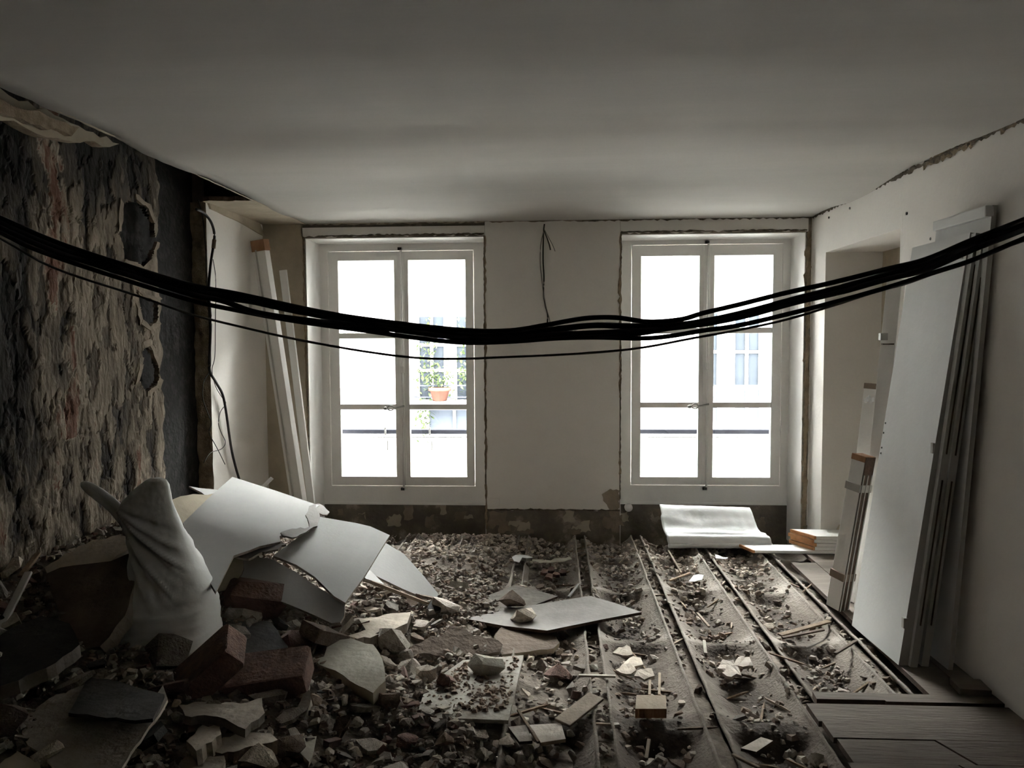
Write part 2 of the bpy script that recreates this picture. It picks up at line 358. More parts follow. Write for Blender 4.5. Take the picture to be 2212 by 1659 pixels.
# ------------------------------------------------------------------ ceiling
def sst(x, a, b): x = max(0, min(1, (x - a) / (b - a))); return x * x * (3 - 2 * x)
r = random.Random(21)
def ceil_pt(u, v):
    y = YREAR + (YB - YREAR) * v; x0 = XC + .012 * noise.noise(V((0, y * 9, 3))) + .02 * noise.noise(V((5, y * 2.2, 3)))
    if y > 4.93: x0 = XC + .01 * noise.noise(V((0, y * 12, 3)))
    x = x0 + (XR + .1 - x0) * u
    wv = .034 * noise.noise(V((x * .22, y * 1.25, 0))) + .006 * noise.noise(V((x * .5, y * 3.4, 4)))
    return (x, y, ZC + (wv - .012 * (1 - sst(y, 3.05, 3.35))) * min(1, (YB - y) * 2))
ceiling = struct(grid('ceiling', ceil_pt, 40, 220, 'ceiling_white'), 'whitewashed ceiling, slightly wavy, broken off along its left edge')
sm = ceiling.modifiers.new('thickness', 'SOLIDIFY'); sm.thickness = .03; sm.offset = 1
q = [(XC + .01, 4.93)] + [(XC - .34 * i / 12, 4.95 + r.uniform(-.02, .02)) for i in range(13)] + [(XL - .02, YB), (XC + .01, YB)]
prism('ceiling_patch', [(a, b, ZC - .002) for a, b in q], (0, 0, .03), ('beige', 'chip', 'beige'), ceiling)
crackline((XC, .5, ZC + .002), (XC, 4.95, ZC + .002), -.02, (0, 0, -1), ceiling, 'beige', .25, .03, 41)
# ragged cornice remains hanging from the ceiling edge over the stripped wall
pts = [(2.0, 2.49)] + [(y, 2.49) for y in (3.3, 3.5)] + [(3.42, 2.455), (3.25, 2.44), (3.05, 2.40), (2.92, 2.385), (2.8, 2.40), (2.66, 2.37), (2.5, 2.385), (2.2, 2.36), (2.0, 2.37)]
pj = jag([p for p in pts], .05, .012, r)
prism('cornice_remnant', [(XC - .05, a.x, a.y) for a in pj], (-.05, 0, 0), ('beige', 'chip', 'beige'), ceiling)
pj = jag([(2.0, 2.43), (2.6, 2.44), (2.95, 2.46), (3.15, 2.47), (3.1, 2.42), (2.9, 2.41), (2.6, 2.395), (2.0, 2.39)], .05, .012, r)
prism('cornice_remnant', [(XC - .02, a.x, a.y) for a in pj], (-.04, 0, 0), ('chip', 'chip', 'beige'), ceiling)
# dark box added overhead to block sky light; rear wall closes the room
struct(MB().box(-2.9, 2.9, YREAR - .3, 6.62, ZT, ZT + .1).box(-2.9, XC - .5, YREAR - .3, 6.0, ZC + .66, ZT).build('ceiling_void', 'void'), 'dark box added above the broken ceiling to block sky light')
struct(MB().box(-2.9, 2.9, YREAR - .3, YREAR, -.5, ZT).build('wall_rear', 'void'), 'rear wall behind the camera')

# ------------------------------------------------------------------ wall_right with its deep niche
NY0, NY1, NX, NZ = 4.50, 5.70, 2.39, 2.19
wr = MB().box(NX, 2.9, 4.2, YB + .1, -.5, ZT).box(XR, 2.9, NY1, YB, -.5, ZT).box(XR, NX, NY0, NY1, NZ, ZT).box(XR + .14, 2.9, YREAR, NY0, -.5, ZT)
wall_right = struct(wr.build('wall_right', 'wall_white'), 'white right-hand wall with a deep niche near the windows')
def wr_pt(u, v):
    y = YREAR + (NY0 - YREAR) * u; z = -.2 + (ZC + .06 + .2) * v; k = min(1, max(0, (NY0 - y) / .9)); k = k * k * (3 - 2 * k)
    return (XR - .085 * k * (1 - max(0, z) / ZC) + .003 * noise.noise(V((0, y * 2, z * 2))), y, z)
g = grid('wall_face', wr_pt, 90, 30, 'wall_white', wall_right)
MB().box(XR, NX, NY0 - .02, NY0, -.3, NZ + .1).build('niche_jamb', 'wall_white', wall_right)
MB().box(NX - .01, NX, NY0, NY1, -.3, NZ).build('niche_back', 'beige', wall_right)
pj = jag([(2.03, .06), (2.37, .06), (2.37, .30), (2.28, .33), (2.16, .30), (2.14, .2), (2.05, .12)], .04, .012, r)
prism('bare_patch', [(a.x, NY1 - .004, a.y) for a in pj], (0, .005, 0), ('beige',), wall_right)
crackline((XR - .003, 1.2, ZC - .004), (XR - .003, YB, ZC - .004), .034, (-1, 0, 0), wall_right, 'crack', .03, .02, 51)
crackline((XR - .003, 2.4, ZC - .012), (XR - .003, 4.6, ZC - .012), .045, (-1, 0, 0), wall_right, 'chip', .45, .02, 52, .002)
for (a, b) in ((1958, 461), (2010, 516), (1790, 470), (1835, 450)):
    p = hitX(a, b, XR - .004); MB().tube([p + V((.006, 0, 0)), p + V((-.002, 0, 0))], .008, 8).build('nail_hole', 'iron', wall_right)

# ------------------------------------------------------------------ wall_left: stripped masonry, soot and the plastered alcove
wl = MB().box(-2.9, XS, YREAR, 5.02, -.5, ZT)
wall_left = struct(wl.build('wall_left', 'soot'), 'left wall stripped back to sooty old masonry')
holes = [[(258, 440), (285, 430), (312, 452), (325, 482), (331, 522), (318, 560), (300, 577), (262, 560), (252, 500)],
         [(303, 752), (315, 747), (333, 790), (336, 815), (330, 832), (310, 846), (292, 822), (300, 790)],
         [(283, 618), (300, 640), (335, 650), (332, 690), (316, 706), (300, 690)]]
def inside(x, y, poly):
    c = False; j = len(poly) - 1
    for i in range(len(poly)):
        (xi, yi), (xj, yj) = poly[i], poly[j]
        if (yi > y) != (yj > y) and x < (xj - xi) * (y - yi) / (yj - yi) + xi: c = not c
        j = i
    return c
def proj(p):
    q = ROT.transposed() @ (V(p) - CAM); return 1106 + F * q.x / -q.z, 829.5 - F * q.y / -q.z
YE = hitX(338, 700, XS + .05).y
HOLES = [[(hitX(a, b, XS + .05).y, hitX(a, b, XS + .05).z) for a, b in h] for h in holes]
def edge_y(z): return YE + .05 * noise.noise(V((1, z * 3.1, 0))) + .035 * noise.noise(V((4, z * 11, 0)))
def layers(y, z):
    """how the coats of old plaster have come away"""
    n1 = fbm((y * 1.9, z * .9, 1.5)); n2 = fbm((y * 6.0, z * 2.2, 7.7)); n3 = fbm((y * 17, z * 6, 2.2)); n4 = fbm((y * 4.2, z * 1.8, 21)); n5 = fbm((y * 9, z * 4.5, 33))
    return n1, n2, n3, n4, n5
def sst(x, a, b): x = max(0, min(1, (x - a) / (b - a))); return x * x * (3 - 2 * x)
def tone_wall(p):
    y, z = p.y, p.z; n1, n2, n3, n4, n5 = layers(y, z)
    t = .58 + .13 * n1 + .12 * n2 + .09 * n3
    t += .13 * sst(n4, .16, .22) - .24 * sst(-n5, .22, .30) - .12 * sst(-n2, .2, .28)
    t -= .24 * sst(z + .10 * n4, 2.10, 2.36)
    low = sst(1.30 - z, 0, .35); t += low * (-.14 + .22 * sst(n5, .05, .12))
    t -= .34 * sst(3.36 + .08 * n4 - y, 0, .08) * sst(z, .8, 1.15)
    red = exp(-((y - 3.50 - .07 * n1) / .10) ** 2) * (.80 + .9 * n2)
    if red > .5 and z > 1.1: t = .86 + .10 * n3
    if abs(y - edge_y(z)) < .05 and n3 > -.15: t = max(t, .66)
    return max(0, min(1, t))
def old_pt(u, v):
    z = -.1 + 3.2 * v; y = YREAR + (edge_y(z) - YREAR) * u ** .5
    n1, n2, n3, n4, n5 = layers(y, z)
    d = .040 + .007 * n1 + .0025 * n2 + .0015 * n3 + .005 * sst(n4, .17, .20) - .006 * sst(-n5, .24, .27) - .004 * sst(-n2, .22, .25)
    d *= min(1, (3.2 - z) / .3 + .3)
    return (XS + max(.004, d), y, z)
def old_drop(p):
    y = p.y + .02 * noise.noise(V((p.y * 14, p.z * 14, 0))); z = p.z + .02 * noise.noise(V((p.y * 14, p.z * 14, 8)))
    return any(inside(y, z, h) for h in HOLES)
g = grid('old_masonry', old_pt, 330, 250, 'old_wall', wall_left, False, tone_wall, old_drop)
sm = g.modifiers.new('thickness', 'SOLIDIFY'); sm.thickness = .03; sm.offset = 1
# pale lips of plaster round the holes
for k, h in enumerate(HOLES):
    rr = random.Random(60 + k); c = V((sum(a for a, b in h) / len(h), sum(b for a, b in h) / len(h)))
    for i in range(len(h)):
        if rr.random() < .35: continue
        a = V(h[i]); b = V(h[(i + 1) % len(h)]); o_ = (a - c).normalized() * rr.uniform(.02, .05); o2 = (b - c).normalized() * rr.uniform(.015, .045)
        pj = jag([a, b, b + o2, a + o_], .03, .01, rr)
        prism('plaster_lip', [(XS + .075 + .004 * rr.random(), p.x, p.y) for p in pj], (-.02, 0, 0), ('brown_plaster', 'chip'), wall_left)
# alcove: white plaster with a broken, crumbling near edge
n = 60; zs_ = [ZC + .01 - (ZC + .3) * i / n for i in range(n + 1)]
pl = [(YB, ZC + .01)] + [(5.0 + .012 * noise.noise(V((0, z * 9, 0))), z) for z in zs_] + [(YB, -.29)]
prism('alcove_plaster', [(XL, a, b) for a, b in pl], (-.02, 0, 0), ('wall_white', 'chip', 'chip'), wall_left)
def brk(u, v):
    z = -.2 + 2.69 * v; x = XS + .0 + (XL - XS - .004) * u
    return (x, 5.0 + .02 * fbm((x * 20, z * 7, 1)) + .015 * noise.noise(V((x * 30, z * 26, 2))) - .01, z)
grid('broken_plaster_edge', brk, 8, 120, 'chip', wall_left)
MB().box(-2.9, XL - .018, 5.02, YB, -.5, ZT).build('alcove_core', 'brown_plaster', wall_left)
pl = jag([(5.02, ZC), (5.55, ZC), (5.9, ZC), (5.98, ZC - .09), (5.5, ZC - .05), (5.05, ZC - .035)], .1, .003, r)
prism('cornice_strip', [(XL + .015, p.x, p.y) for p in pl], (-.02, 0, 0), ('beige',), wall_left)

# ------------------------------------------------------------------ floor: joists, plaster troughs, remaining boards
floor = struct(empty('floor'), 'opened-up floor of bare joists with sagging plaster troughs between them')
MB().box(-2.9, 2.9, YREAR, 6.6, -.5, -.20).build('subfloor', 'dirt', floor)
JX = [.60 + .445 * k for k in range(-7, 4)]; JW = .085
RID = [2.28, 3.10, 3.96, 4.78, 5.50]
def trough(x, y, k):
    u = (x - JX[k] - JW) / (JX[k + 1] - JX[k] - JW); u = min(1, max(0, u))
    d = .092 * sin(pi * u) ** .7
    rj = max(exp(-((y - rr - .05 * noise.noise(V((k * 3.3, i * 2.1, 0)))) / (.12 if y > rr else .055)) ** 2) for i, rr in enumerate(RID))
    z = -d * (1 - .55 * rj)
    band = exp(-((y - 3.06) / .07) ** 4); z = z * (1 - .85 * band) - .012 * band
    return z + .012 * fbm((x * 5, y * 5, k)) * (1 - abs(2 * u - 1)) + .005 * fbm((x * 16, y * 16, 5)) * min(1, 4 * u * (1 - u))
def floor_z(x, y):
    for k in range(len(JX) - 1):
        if JX[k] <= x < JX[k] + JW: return -.035
        if JX[k] + JW <= x < JX[k + 1]: return trough(x, y, k)
    return -.03
for k, xj in enumerate(JX):
    nv = 70
    grid('joist', lambda u, v, xj=xj: (xj + JW * u + .006 * noise.noise(V((xj, v * 9, u))), 1.6 + 4.4 * v, -.045 + .012 * noise.noise(V((xj + u, v * 40, 0))) - (.02 if abs(1.6 + 4.4 * v - 3.06) < .05 else 0)), 3, nv, 'joist', floor)
for k in range(len(JX) - 1):
    a, b = JX[k] + JW, JX[k + 1]
    def tp(u, v, a=a, b=b, k=k):
        y = 1.6 + 4.42 * v; uu = .5 - .5 * cos(pi * u); x = a + (b - a) * uu
        x += .010 * noise.noise(V((u * 2, y * 6, k))) * (1 if u in (0, 1) else .4)
        z = trough(x, y, k)
        if u in (0, 1): z = .004 + .006 * noise.noise(V((k, y * 12, u)))
        return (x, y, z)
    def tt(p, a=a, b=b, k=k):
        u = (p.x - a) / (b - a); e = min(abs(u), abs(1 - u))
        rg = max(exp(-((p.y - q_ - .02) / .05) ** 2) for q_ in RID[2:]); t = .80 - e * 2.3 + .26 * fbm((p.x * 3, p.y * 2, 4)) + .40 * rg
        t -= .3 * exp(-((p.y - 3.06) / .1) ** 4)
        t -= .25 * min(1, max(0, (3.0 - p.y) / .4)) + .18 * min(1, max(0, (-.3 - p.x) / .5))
        t += .28 * sst(p.y, 4.2, 5.3) - .10 * (1 - sst(p.y, 3.2, 4.4))  # paler dust near windows, lightened further so the floor brightens the window wall
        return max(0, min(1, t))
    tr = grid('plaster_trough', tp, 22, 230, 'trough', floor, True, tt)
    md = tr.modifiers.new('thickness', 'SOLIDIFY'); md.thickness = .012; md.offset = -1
def fboard(poly, z0=0.0, t=.024, m='old_board'):
    return prism('floorboard', [(a, b, z0 + t) for a, b in poly], (0, 0, -t), (m, 'dark_wood', 'dark_wood'), floor)
fboard([(1.62, 3.30), (1.79, 3.30), (1.79, 5.25), (1.625, 5.25)]); fboard([(1.794, 3.30), (2.02, 3.30), (2.4, 5.68), (1.794, 5.68)])
fboard([(1.115, 3.225), (1.40, 3.225), (1.38, 3.29), (1.12, 3.292)], 0, .030); fboard([(1.405, 3.222), (2.0, 3.222), (2.0, 3.296), (1.385, 3.296)], .0, .026)
yb = 3.195
for k in range(9):
    wd = (.155, .13, .17, .14, .16, .15, .16, .15, .16)[k]; xs = 1.062 + .012 * (k % 3)
    if k in (2, 3): fboard([(xs, yb - wd + .004), (1.52, yb - wd + .004), (1.45, yb), (xs, yb)], .002 * (k % 2)); fboard([(1.525, yb - wd + .004), (2.0, yb - wd + .004), (2.0, yb), (1.455, yb)], .004)
    else: fboard([(xs, yb - wd + .004), (2.0, yb - wd + .004), (2.0, yb), (xs, yb)], .003 * (k % 2))
    yb -= wd
MB().box(-2.4, 2.0, YREAR, 1.6, -.08, 0).build('floorboard', 'dark_wood', floor)

# ------------------------------------------------------------------ the heap
def lerp(x, tab):
    if x <= tab[0][0]: return tab[0][1]
    for (a, b), (c, d) in zip(tab, tab[1:]):
        if x <= c: return b + (d - b) * (x - a) / (c - a)
    return tab[-1][1]
def heap(x, y):
    hx = lerp(x, [(-2.45, .62), (-2.1, .50), (-1.7, .34), (-1.3, .22), (-.95, .125), (-.6, .045), (-.25, -.01), (.1, -.07)])
    hy = lerp(y, [(1.6, .75), (2.3, .85), (3.2, 1), (4.1, 1.05), (4.7, .75), (5.2, .35), (5.6, 0)])
    h = hx * hy if hx > 0 else hx
    if h > 0: h += .035 * fbm((x * 2.2, y * 2.2, 6)) + .02 * fbm((x * 6, y * 6, 2))
    return h
def ground(x, y): return max(heap(x, y), floor_z(x, y))
def hitG(px, py):
    d = ray(px, py); t = 1.5
    while t < 12:
        p = CAM + d * t
        if p.z <= ground(p.x, p.y): return p
        t += .02
    return p
hp = grid('rubble_bed', lambda u, v: (-2.37 + 2.66 * u, 1.6 + 4.1 * v, heap(-2.37 + 2.66 * u, 1.6 + 4.1 * v) - .01), 90, 130, 'dirt', None, True)
stuff(hp, 'dark mound of plaster dust and crumbs under the rubble', 'rubble')

# ------------------------------------------------------------------ slabs, boards, beams cut from pixel outlines on a known plane
HPOLY = []
def settle(pix, anchors, th):
    """distance at which the piece rests on what lies under it"""
    k = 1.15
    while k > .7:
        A, B, C = [hitY(a[0], a[1], a[2] * k) for a in anchors]; n = (B - A).cross(C - A).normalized()
        gp = sorted((lambda p: p.z - ground(p.x, p.y))(hitP(p[0], p[1], A, n)) for p in pix)
        if gp[max(0, int(len(gp) * .12))] > th * .25: break
        k -= .005
    return [(a[0], a[1], a[2] * k) for a in anchors]
def slab(name, label, cat, pix, anchors, th, mats, jstep=0, jamp=0, seed=1, group=None):
    if cat not in (None, 'plasterboard'):
        anchors = settle(pix, anchors, th); HPOLY.append(pix)
    A, B, C = [hitY(*a) for a in anchors]; n = (B - A).cross(C - A).normalized()
    if n.dot(CAM - A) < 0: n = -n
    if jstep: pix = [tuple(p) for p in jag(pix, jstep, jamp, random.Random(seed))]
    o = prism(name, [hitP(p[0], p[1], A, n) for p in pix], -n * th, mats); to_origin(o)
    return tag(o, label, cat, group) if label else o
def zslab(name, label, cat, pix, z, th, mats, jstep=0, jamp=0, seed=1, tilt=None):
    if jstep: pix = [tuple(p) for p in jag(pix, jstep, jamp, random.Random(seed))]
    P = [hitZ(p[0], p[1], z) for p in pix]; o = prism(name, P, (0, 0, -th), mats); to_origin(o)
    return tag(o, label, cat)
PB = ('plasterboard', 'board_core', 'board_core')
a = slab('plasterboard_sheet', 'largest broken plasterboard sheet, sloping behind the white sack', 'plasterboard',
     [(395, 1130), (448, 1078), (502, 1030), (596, 1060), (690, 1092), (670, 1104), (664, 1125), (668, 1140), (632, 1146), (604, 1158), (606, 1170), (560, 1180), (540, 1188), (505, 1200), (485, 1240), (466, 1278), (430, 1220)],
     [(395, 1130, 3.75), (502, 1030, 4.6), (690, 1092, 4.35)], .013, PB)
slab('torn_paper_face', None, None, [(668, 1093), (690, 1088), (712, 1106), (706, 1112), (690, 1108), (686, 1136), (660, 1150), (640, 1160), (612, 1158), (606, 1150), (640, 1142), (668, 1138), (660, 1112)],
     [(668, 1093, 4.30), (712, 1106, 4.30), (606, 1150, 3.8)], .008, ('board_grey', 'board_core', 'board_core'), 8, 3, 4)
def adopt(par):
    o = [x for x in COL.objects if x.name.startswith('torn_paper_face') and x.parent is None][-1]
    o.location = o.location - par.location; o.parent = par
adopt(a)
slab('torn_paper_face', None, None, [(495, 1196), (530, 1186), (560, 1172), (606, 1168), (618, 1176), (590, 1188), (566, 1192), (545, 1204), (520, 1205)],
     [(495, 1196, 3.66), (606, 1168, 3.78), (566, 1192, 3.62)], .01, ('board_grey', 'board_core', 'board_core'), 8, 3, 5); adopt(a)
slab('torn_paper_face', None, None, [(488, 1202), (526, 1196), (522, 1240), (506, 1266), (462, 1284), (478, 1246)],
     [(488, 1202, 3.62), (526, 1196, 3.62), (462, 1284, 3.5)], .006, ('beige', 'board_core', 'board_core'), 10, 3, 6); adopt(a)
b = slab('plasterboard_sheet', 'plasterboard piece with curved right side, lying on the other broken sheets', 'plasterboard',
     [(590, 1200), (640, 1164), (668, 1148), (690, 1116), (735, 1124), (800, 1137), (842, 1156), (800, 1224), (746, 1302), (722, 1288), (680, 1246), (640, 1220)],
     [(690, 1115, 4.2), (840, 1155, 4.15), (745, 1300, 3.45)], .013, PB, 30, 1.5, 7)
c = slab('plasterboard_sheet', 'steep plasterboard piece hanging below the others towards the bricks', 'plasterboard',
     [(522, 1200), (588, 1208), (640, 1236), (690, 1270), (745, 1306), (744, 1330), (735, 1344), (716, 1346), (640, 1312), (566, 1280), (512, 1262)],
     [(520, 1200, 3.72), (740, 1310, 3.45), (515, 1262, 3.55)], .013, PB, 30, 1.5, 8)
slab('plasterboard_sheet', 'pointed plasterboard piece sliding down to the joists on the right of the heap', 'plasterboard',
     [(780, 1232), (832, 1172), (872, 1196), (912, 1240), (953, 1290), (932, 1298), (870, 1272), (804, 1240)],
     [(835, 1175, 4.5), (950, 1290, 4.3), (800, 1240, 4.2)], .013, PB)
slab('plasterboard_sheet', 'small plasterboard corner tucked beneath the curved piece', 'plasterboard', [(770, 1222), (800, 1232), (830, 1262), (790, 1250)],
     [(770, 1222, 4.0), (830, 1262, 4.15), (790, 1250, 3.95)], .013, PB)
slab('plasterboard_sheet', 'bent plasterboard offcut sticking out above the sack, dusty beige face', 'plasterboard', [(366, 1082), (390, 1072), (432, 1068), (462, 1066), (440, 1092), (392, 1136), (380, 1110)],
     [(366, 1082, 4.0), (462, 1066, 4.35), (392, 1136, 3.95)], .02, ('beige', 'board_core', 'board_core'), 12, 3, 9)
slab('plasterboard_sheet', 'thin grey plasterboard flap at the foot of the alcove', 'plasterboard', [(408, 1050), (430, 1054), (470, 1058), (452, 1078), (436, 1064)],
     [(408, 1050, 4.7), (470, 1058, 4.7), (436, 1064, 4.6)], .012, PB)
def beam(name, label, cat, p0, p1, wd, th, wdir, m, bevel=.003, group=None, parent=None):
    p0 = V(p0); p1 = V(p1); ax = (p1 - p0).normalized(); wv = V(wdir); wv = (wv - ax * wv.dot(ax)).normalized(); tv = ax.cross(wv)
    q = lambda p: [p - wv * wd / 2 - tv * th / 2, p + wv * wd / 2 - tv * th / 2, p + wv * wd / 2 + tv * th / 2, p - wv * wd / 2 + tv * th / 2]
    o = MB().hexa(q(p0), q(p1)).build(name, m, None, bevel=bevel)
    to_origin(o)
    if label: tag(o, label, cat, group)
    return o
beam('timber_strip', 'pale lath poking out over the back edge of the largest plasterboard', 'wood strip', hitY(560, 1060, 4.7), hitY(588, 1032, 4.75), .035, .012, (1, 0, .6), 'paint_white')
beam('timber_strip', 'thin pale batten under the pointed plasterboard piece', 'wood strip', hitY(768, 1244, 4.0), hitY(944, 1312, 4.1), .018, .014, (0, 0, 1), 'pale_wood')
zslab('panel_board', 'pale wooden panel lying flat across the joists with two stones on it', 'board', [(1004, 1336), (1120, 1312), (1275, 1287), (1330, 1303), (1386, 1322), (1300, 1338), (1182, 1362), (1090, 1352)], .035, .016, ('board_grey', 'dark_wood', 'dark_wood'))
zslab('panel_board', 'greyer thin board half hidden behind the pale wooden panel', 'board', [(1010, 1310), (1060, 1284), (1112, 1264), (1170, 1278), (1205, 1288), (1130, 1316), (1040, 1330)], .015, .012, ('grey_bit', 'dark_wood', 'dark_wood'))
zslab('panel_board', 'dirty white square of board strewn with crumbs in the foreground', 'board', [(899, 1550), (920, 1482), (1000, 1426), (1131, 1415), (1116, 1480), (1098, 1556), (1000, 1552)], .05, .016, ('board_dirty', 'board_core', 'board_core'))
slab('plaster_slab', 'brown rounded plaster slab lying in front of the pale wooden panel', 'plaster slab', [(1068, 1372), (1090, 1346), (1150, 1350), (1192, 1366), (1209, 1388), (1196, 1400), (1140, 1408), (1084, 1414)],
     [(1068, 1372, 3.98), (1209, 1388, 3.98), (1084, 1414, 3.78)], .03, ('brown_bit', 'beige', 'brown_bit'), 14, 2, 12)
slab('plaster_slab', 'dark jagged plaster slab standing on edge beside the brown rounded one', 'plaster slab', [(885, 1400), (930, 1374), (958, 1372), (972, 1352), (1008, 1360), (1022, 1374), (1062, 1378), (1086, 1392), (1080, 1408), (1030, 1412), (990, 1418), (930, 1412), (890, 1416)],
     [(885, 1400, 3.72), (1080, 1400, 3.85), (980, 1360, 3.9)], .025, ('brown_bit', 'plaster_bit', 'brown_bit'), 12, 4, 13)
slab('stone_slab', 'cream thick slab of broken stone tilted towards the camera', 'stone slab', [(681, 1424), (700, 1418), (716, 1382), (758, 1379), (806, 1392), (826, 1424), (833, 1470), (806, 1497), (772, 1480), (724, 1448), (690, 1436)],
     [(681, 1424, 3.3), (806, 1392, 3.45), (806, 1497, 3.02)], .05, ('stone_cream', 'beige', 'beige'), 16, 3, 14)
slab('plaster_slab', 'black sheet of tar paper jammed under the long reddish lump', 'plaster slab', [(468, 1338), (585, 1344), (600, 1362), (622, 1396), (612, 1412), (560, 1418), (500, 1416), (478, 1380)],
     [(468, 1338, 3.35), (585, 1344, 3.4), (500, 1416, 3.1)], .02, ('dark_bit', 'plaster_bit', 'dark_bit'), 16, 3, 15)
slab('plaster_slab', 'tall brown slab standing behind the sack, crumbling pale top', 'plaster slab', [(98, 1240), (130, 1226), (190, 1218), (240, 1212), (292, 1190), (290, 1262), (270, 1330), (216, 1396), (166, 1402), (128, 1330)],
     [(98, 1240, 3.35), (292, 1190, 3.42), (166, 1402, 3.02)], .07, ('brown_bit', 'plaster_bit', 'brown_bit'), 22, 3, 16)
slab('plaster_slab', 'pale crumbling plaster lump on top of the tall brown slab', 'plaster slab', [(96, 1226), (140, 1196), (200, 1166), (270, 1158), (284, 1180), (240, 1212), (214, 1228), (180, 1232), (130, 1246), (104, 1244)],
     [(96, 1226, 3.38), (284, 1180, 3.42), (104, 1244, 3.32)], .08, ('plaster_bit', 'grey_bit', 'grey_bit'), 14, 4, 17)
slab('plaster_slab', 'broad dark slab at the left edge under the white stick', 'plaster slab', [(-40, 1400), (20, 1360), (90, 1330), (150, 1346), (172, 1392), (120, 1432), (40, 1470), (-40, 1500)],
     [(-40, 1400, 2.9), (150, 1346, 3.1), (40, 1470, 2.7)], .05, ('dark_bit', 'grey_bit', 'dark_bit'), 18, 3, 18)
slab('roofing_sheet', 'large curled dusty sheet in the front left corner with a pale torn edge', 'sheet', [(40, 1555), (120, 1500), (180, 1480), (330, 1510), (352, 1480), (362, 1510), (312, 1584), (275, 1640), (240, 1690), (120, 1660), (60, 1610)],
     [(40, 1555, 2.55), (350, 1490, 2.75), (240, 1690, 2.25)], .012, ('grey_bit', 'plaster_bit', 'grey_bit'), 16, 4, 19)
slab('roofing_sheet', 'dark rectangular sheet of roofing felt lying on the curled sheet', 'sheet', [(148, 1540), (190, 1462), (250, 1470), (355, 1500), (330, 1552), (292, 1556)],
     [(148, 1540, 2.52), (355, 1500, 2.66), (292, 1556, 2.46)], .012, ('dark_bit', 'dark_bit'), 20, 2, 20)
slab('plaster_slab', 'pale flat plaster slab at the bottom left corner', 'plaster slab', [(0, 1650), (38, 1622), (86, 1650), (100, 1700), (0, 1700)], [(0, 1650, 2.3), (86, 1650, 2.3), (38, 1622, 2.36)], .03, ('beige', 'plaster_bit'), 12, 3, 21)
beam('timber_strip', 'white-painted stick leaning at the left edge of the photo', 'wood strip', hitY(-6, 1372, 2.75), hitY(62, 1236, 3.0), .030, .012, (1, 0, 0), 'paint_white')
beam('timber_strip', 'thin grey lath leaning in the corner above the white stick', 'wood strip', hitY(44, 1246, 3.05), hitY(82, 1196, 3.2), .025, .012, (1, 0, 0), 'lath_wood')
slab('plaster_slab', 'pale triangular plaster bit wedged below the white stick', 'plaster slab', [(0, 1362), (8, 1328), (34, 1322), (42, 1340), (20, 1352)], [(0, 1362, 2.8), (34, 1322, 2.9), (42, 1340, 2.84)], .03, ('plaster_bit',))
slab('plaster_slab', 'grey-green curved plaster piece between the two bricks and the crumbs', 'plaster slab', [(385, 1522), (440, 1516), (520, 1520), (566, 1508), (572, 1540), (530, 1575), (470, 1548), (400, 1546)],
     [(385, 1522, 2.85), (566, 1508, 2.95), (530, 1575, 2.66)], .03, ('plaster_bit', 'grey_bit'), 14, 3, 22)
slab('plaster_slab', 'long pinkish plaster fragment in the front of the heap', 'plaster slab', [(450, 1620), (482, 1592), (540, 1582), (585, 1584), (600, 1598), (540, 1612), (480, 1628)],
     [(450, 1620, 2.55), (600, 1598, 2.65), (540, 1582, 2.7)], .05, ('plaster_bit', 'brown_bit'), 12, 3, 23)
slab('plaster_slab', 'blocky pinkish plaster fragment at the front left of the heap', 'plaster slab', [(402, 1600), (438, 1566), (474, 1570), (478, 1586), (424, 1622)], [(402, 1600, 2.6), (474, 1570, 2.7), (424, 1622, 2.5)], .05, ('plaster_bit',), 12, 3, 24)
slab('plaster_slab', 'pinkish slab cut off by the bottom edge of the photo', 'plaster slab', [(386, 1650), (400, 1634), (484, 1632), (486, 1680), (390, 1690)], [(386, 1650, 2.4), (484, 1632, 2.46), (390, 1690, 2.3)], .04, ('plaster_bit',), 12, 3, 25)
slab('plaster_slab', 'light spear-shaped plaster chip pointing down at the bottom of the heap', 'plaster slab', [(644, 1596), (684, 1590), (676, 1630), (668, 1646), (646, 1624)], [(644, 1596, 2.62), (684, 1590, 2.66), (668, 1646, 2.5)], .02, ('stone_cream', 'plaster_bit'))
slab('plaster_slab', 'grey angular plaster block behind the cream stone slab', 'plaster slab', [(776, 1338), (800, 1334), (862, 1324), (888, 1322), (880, 1346), (846, 1362), (800, 1378), (744, 1376), (790, 1360)],
     [(776, 1338, 3.6), (888, 1322, 3.75), (800, 1378, 3.4)], .05, ('plaster_bit', 'grey_bit'), 14, 3, 26)
slab('plaster_slab', 'narrow grey plaster edge pointing up beside the steep plasterboard', 'plaster slab', [(706, 1372), (712, 1352), (756, 1322), (762, 1330), (738, 1356), (720, 1376)], [(706, 1372, 3.4), (762, 1330, 3.5), (756, 1322, 3.52)], .04, ('grey_bit',), 12, 2, 27)
slab('plaster_slab', 'upright cream plaster shard between the brick and the dusty floor', 'plaster slab', [(636, 1552), (654, 1500), (668, 1490), (672, 1510), (660, 1545), (650, 1558)], [(636, 1552, 2.85), (672, 1510, 2.95), (654, 1500, 2.98)], .03, ('plaster_bit',), 12, 2, 28)
slab('plaster_slab', 'triangular pale plaster shard beside the dark red brick', 'plaster slab', [(434, 1512), (446, 1484), (464, 1520)], [(434, 1512, 2.9), (446, 1484, 2.98), (464, 1520, 2.88)], .025, ('plaster_bit',))
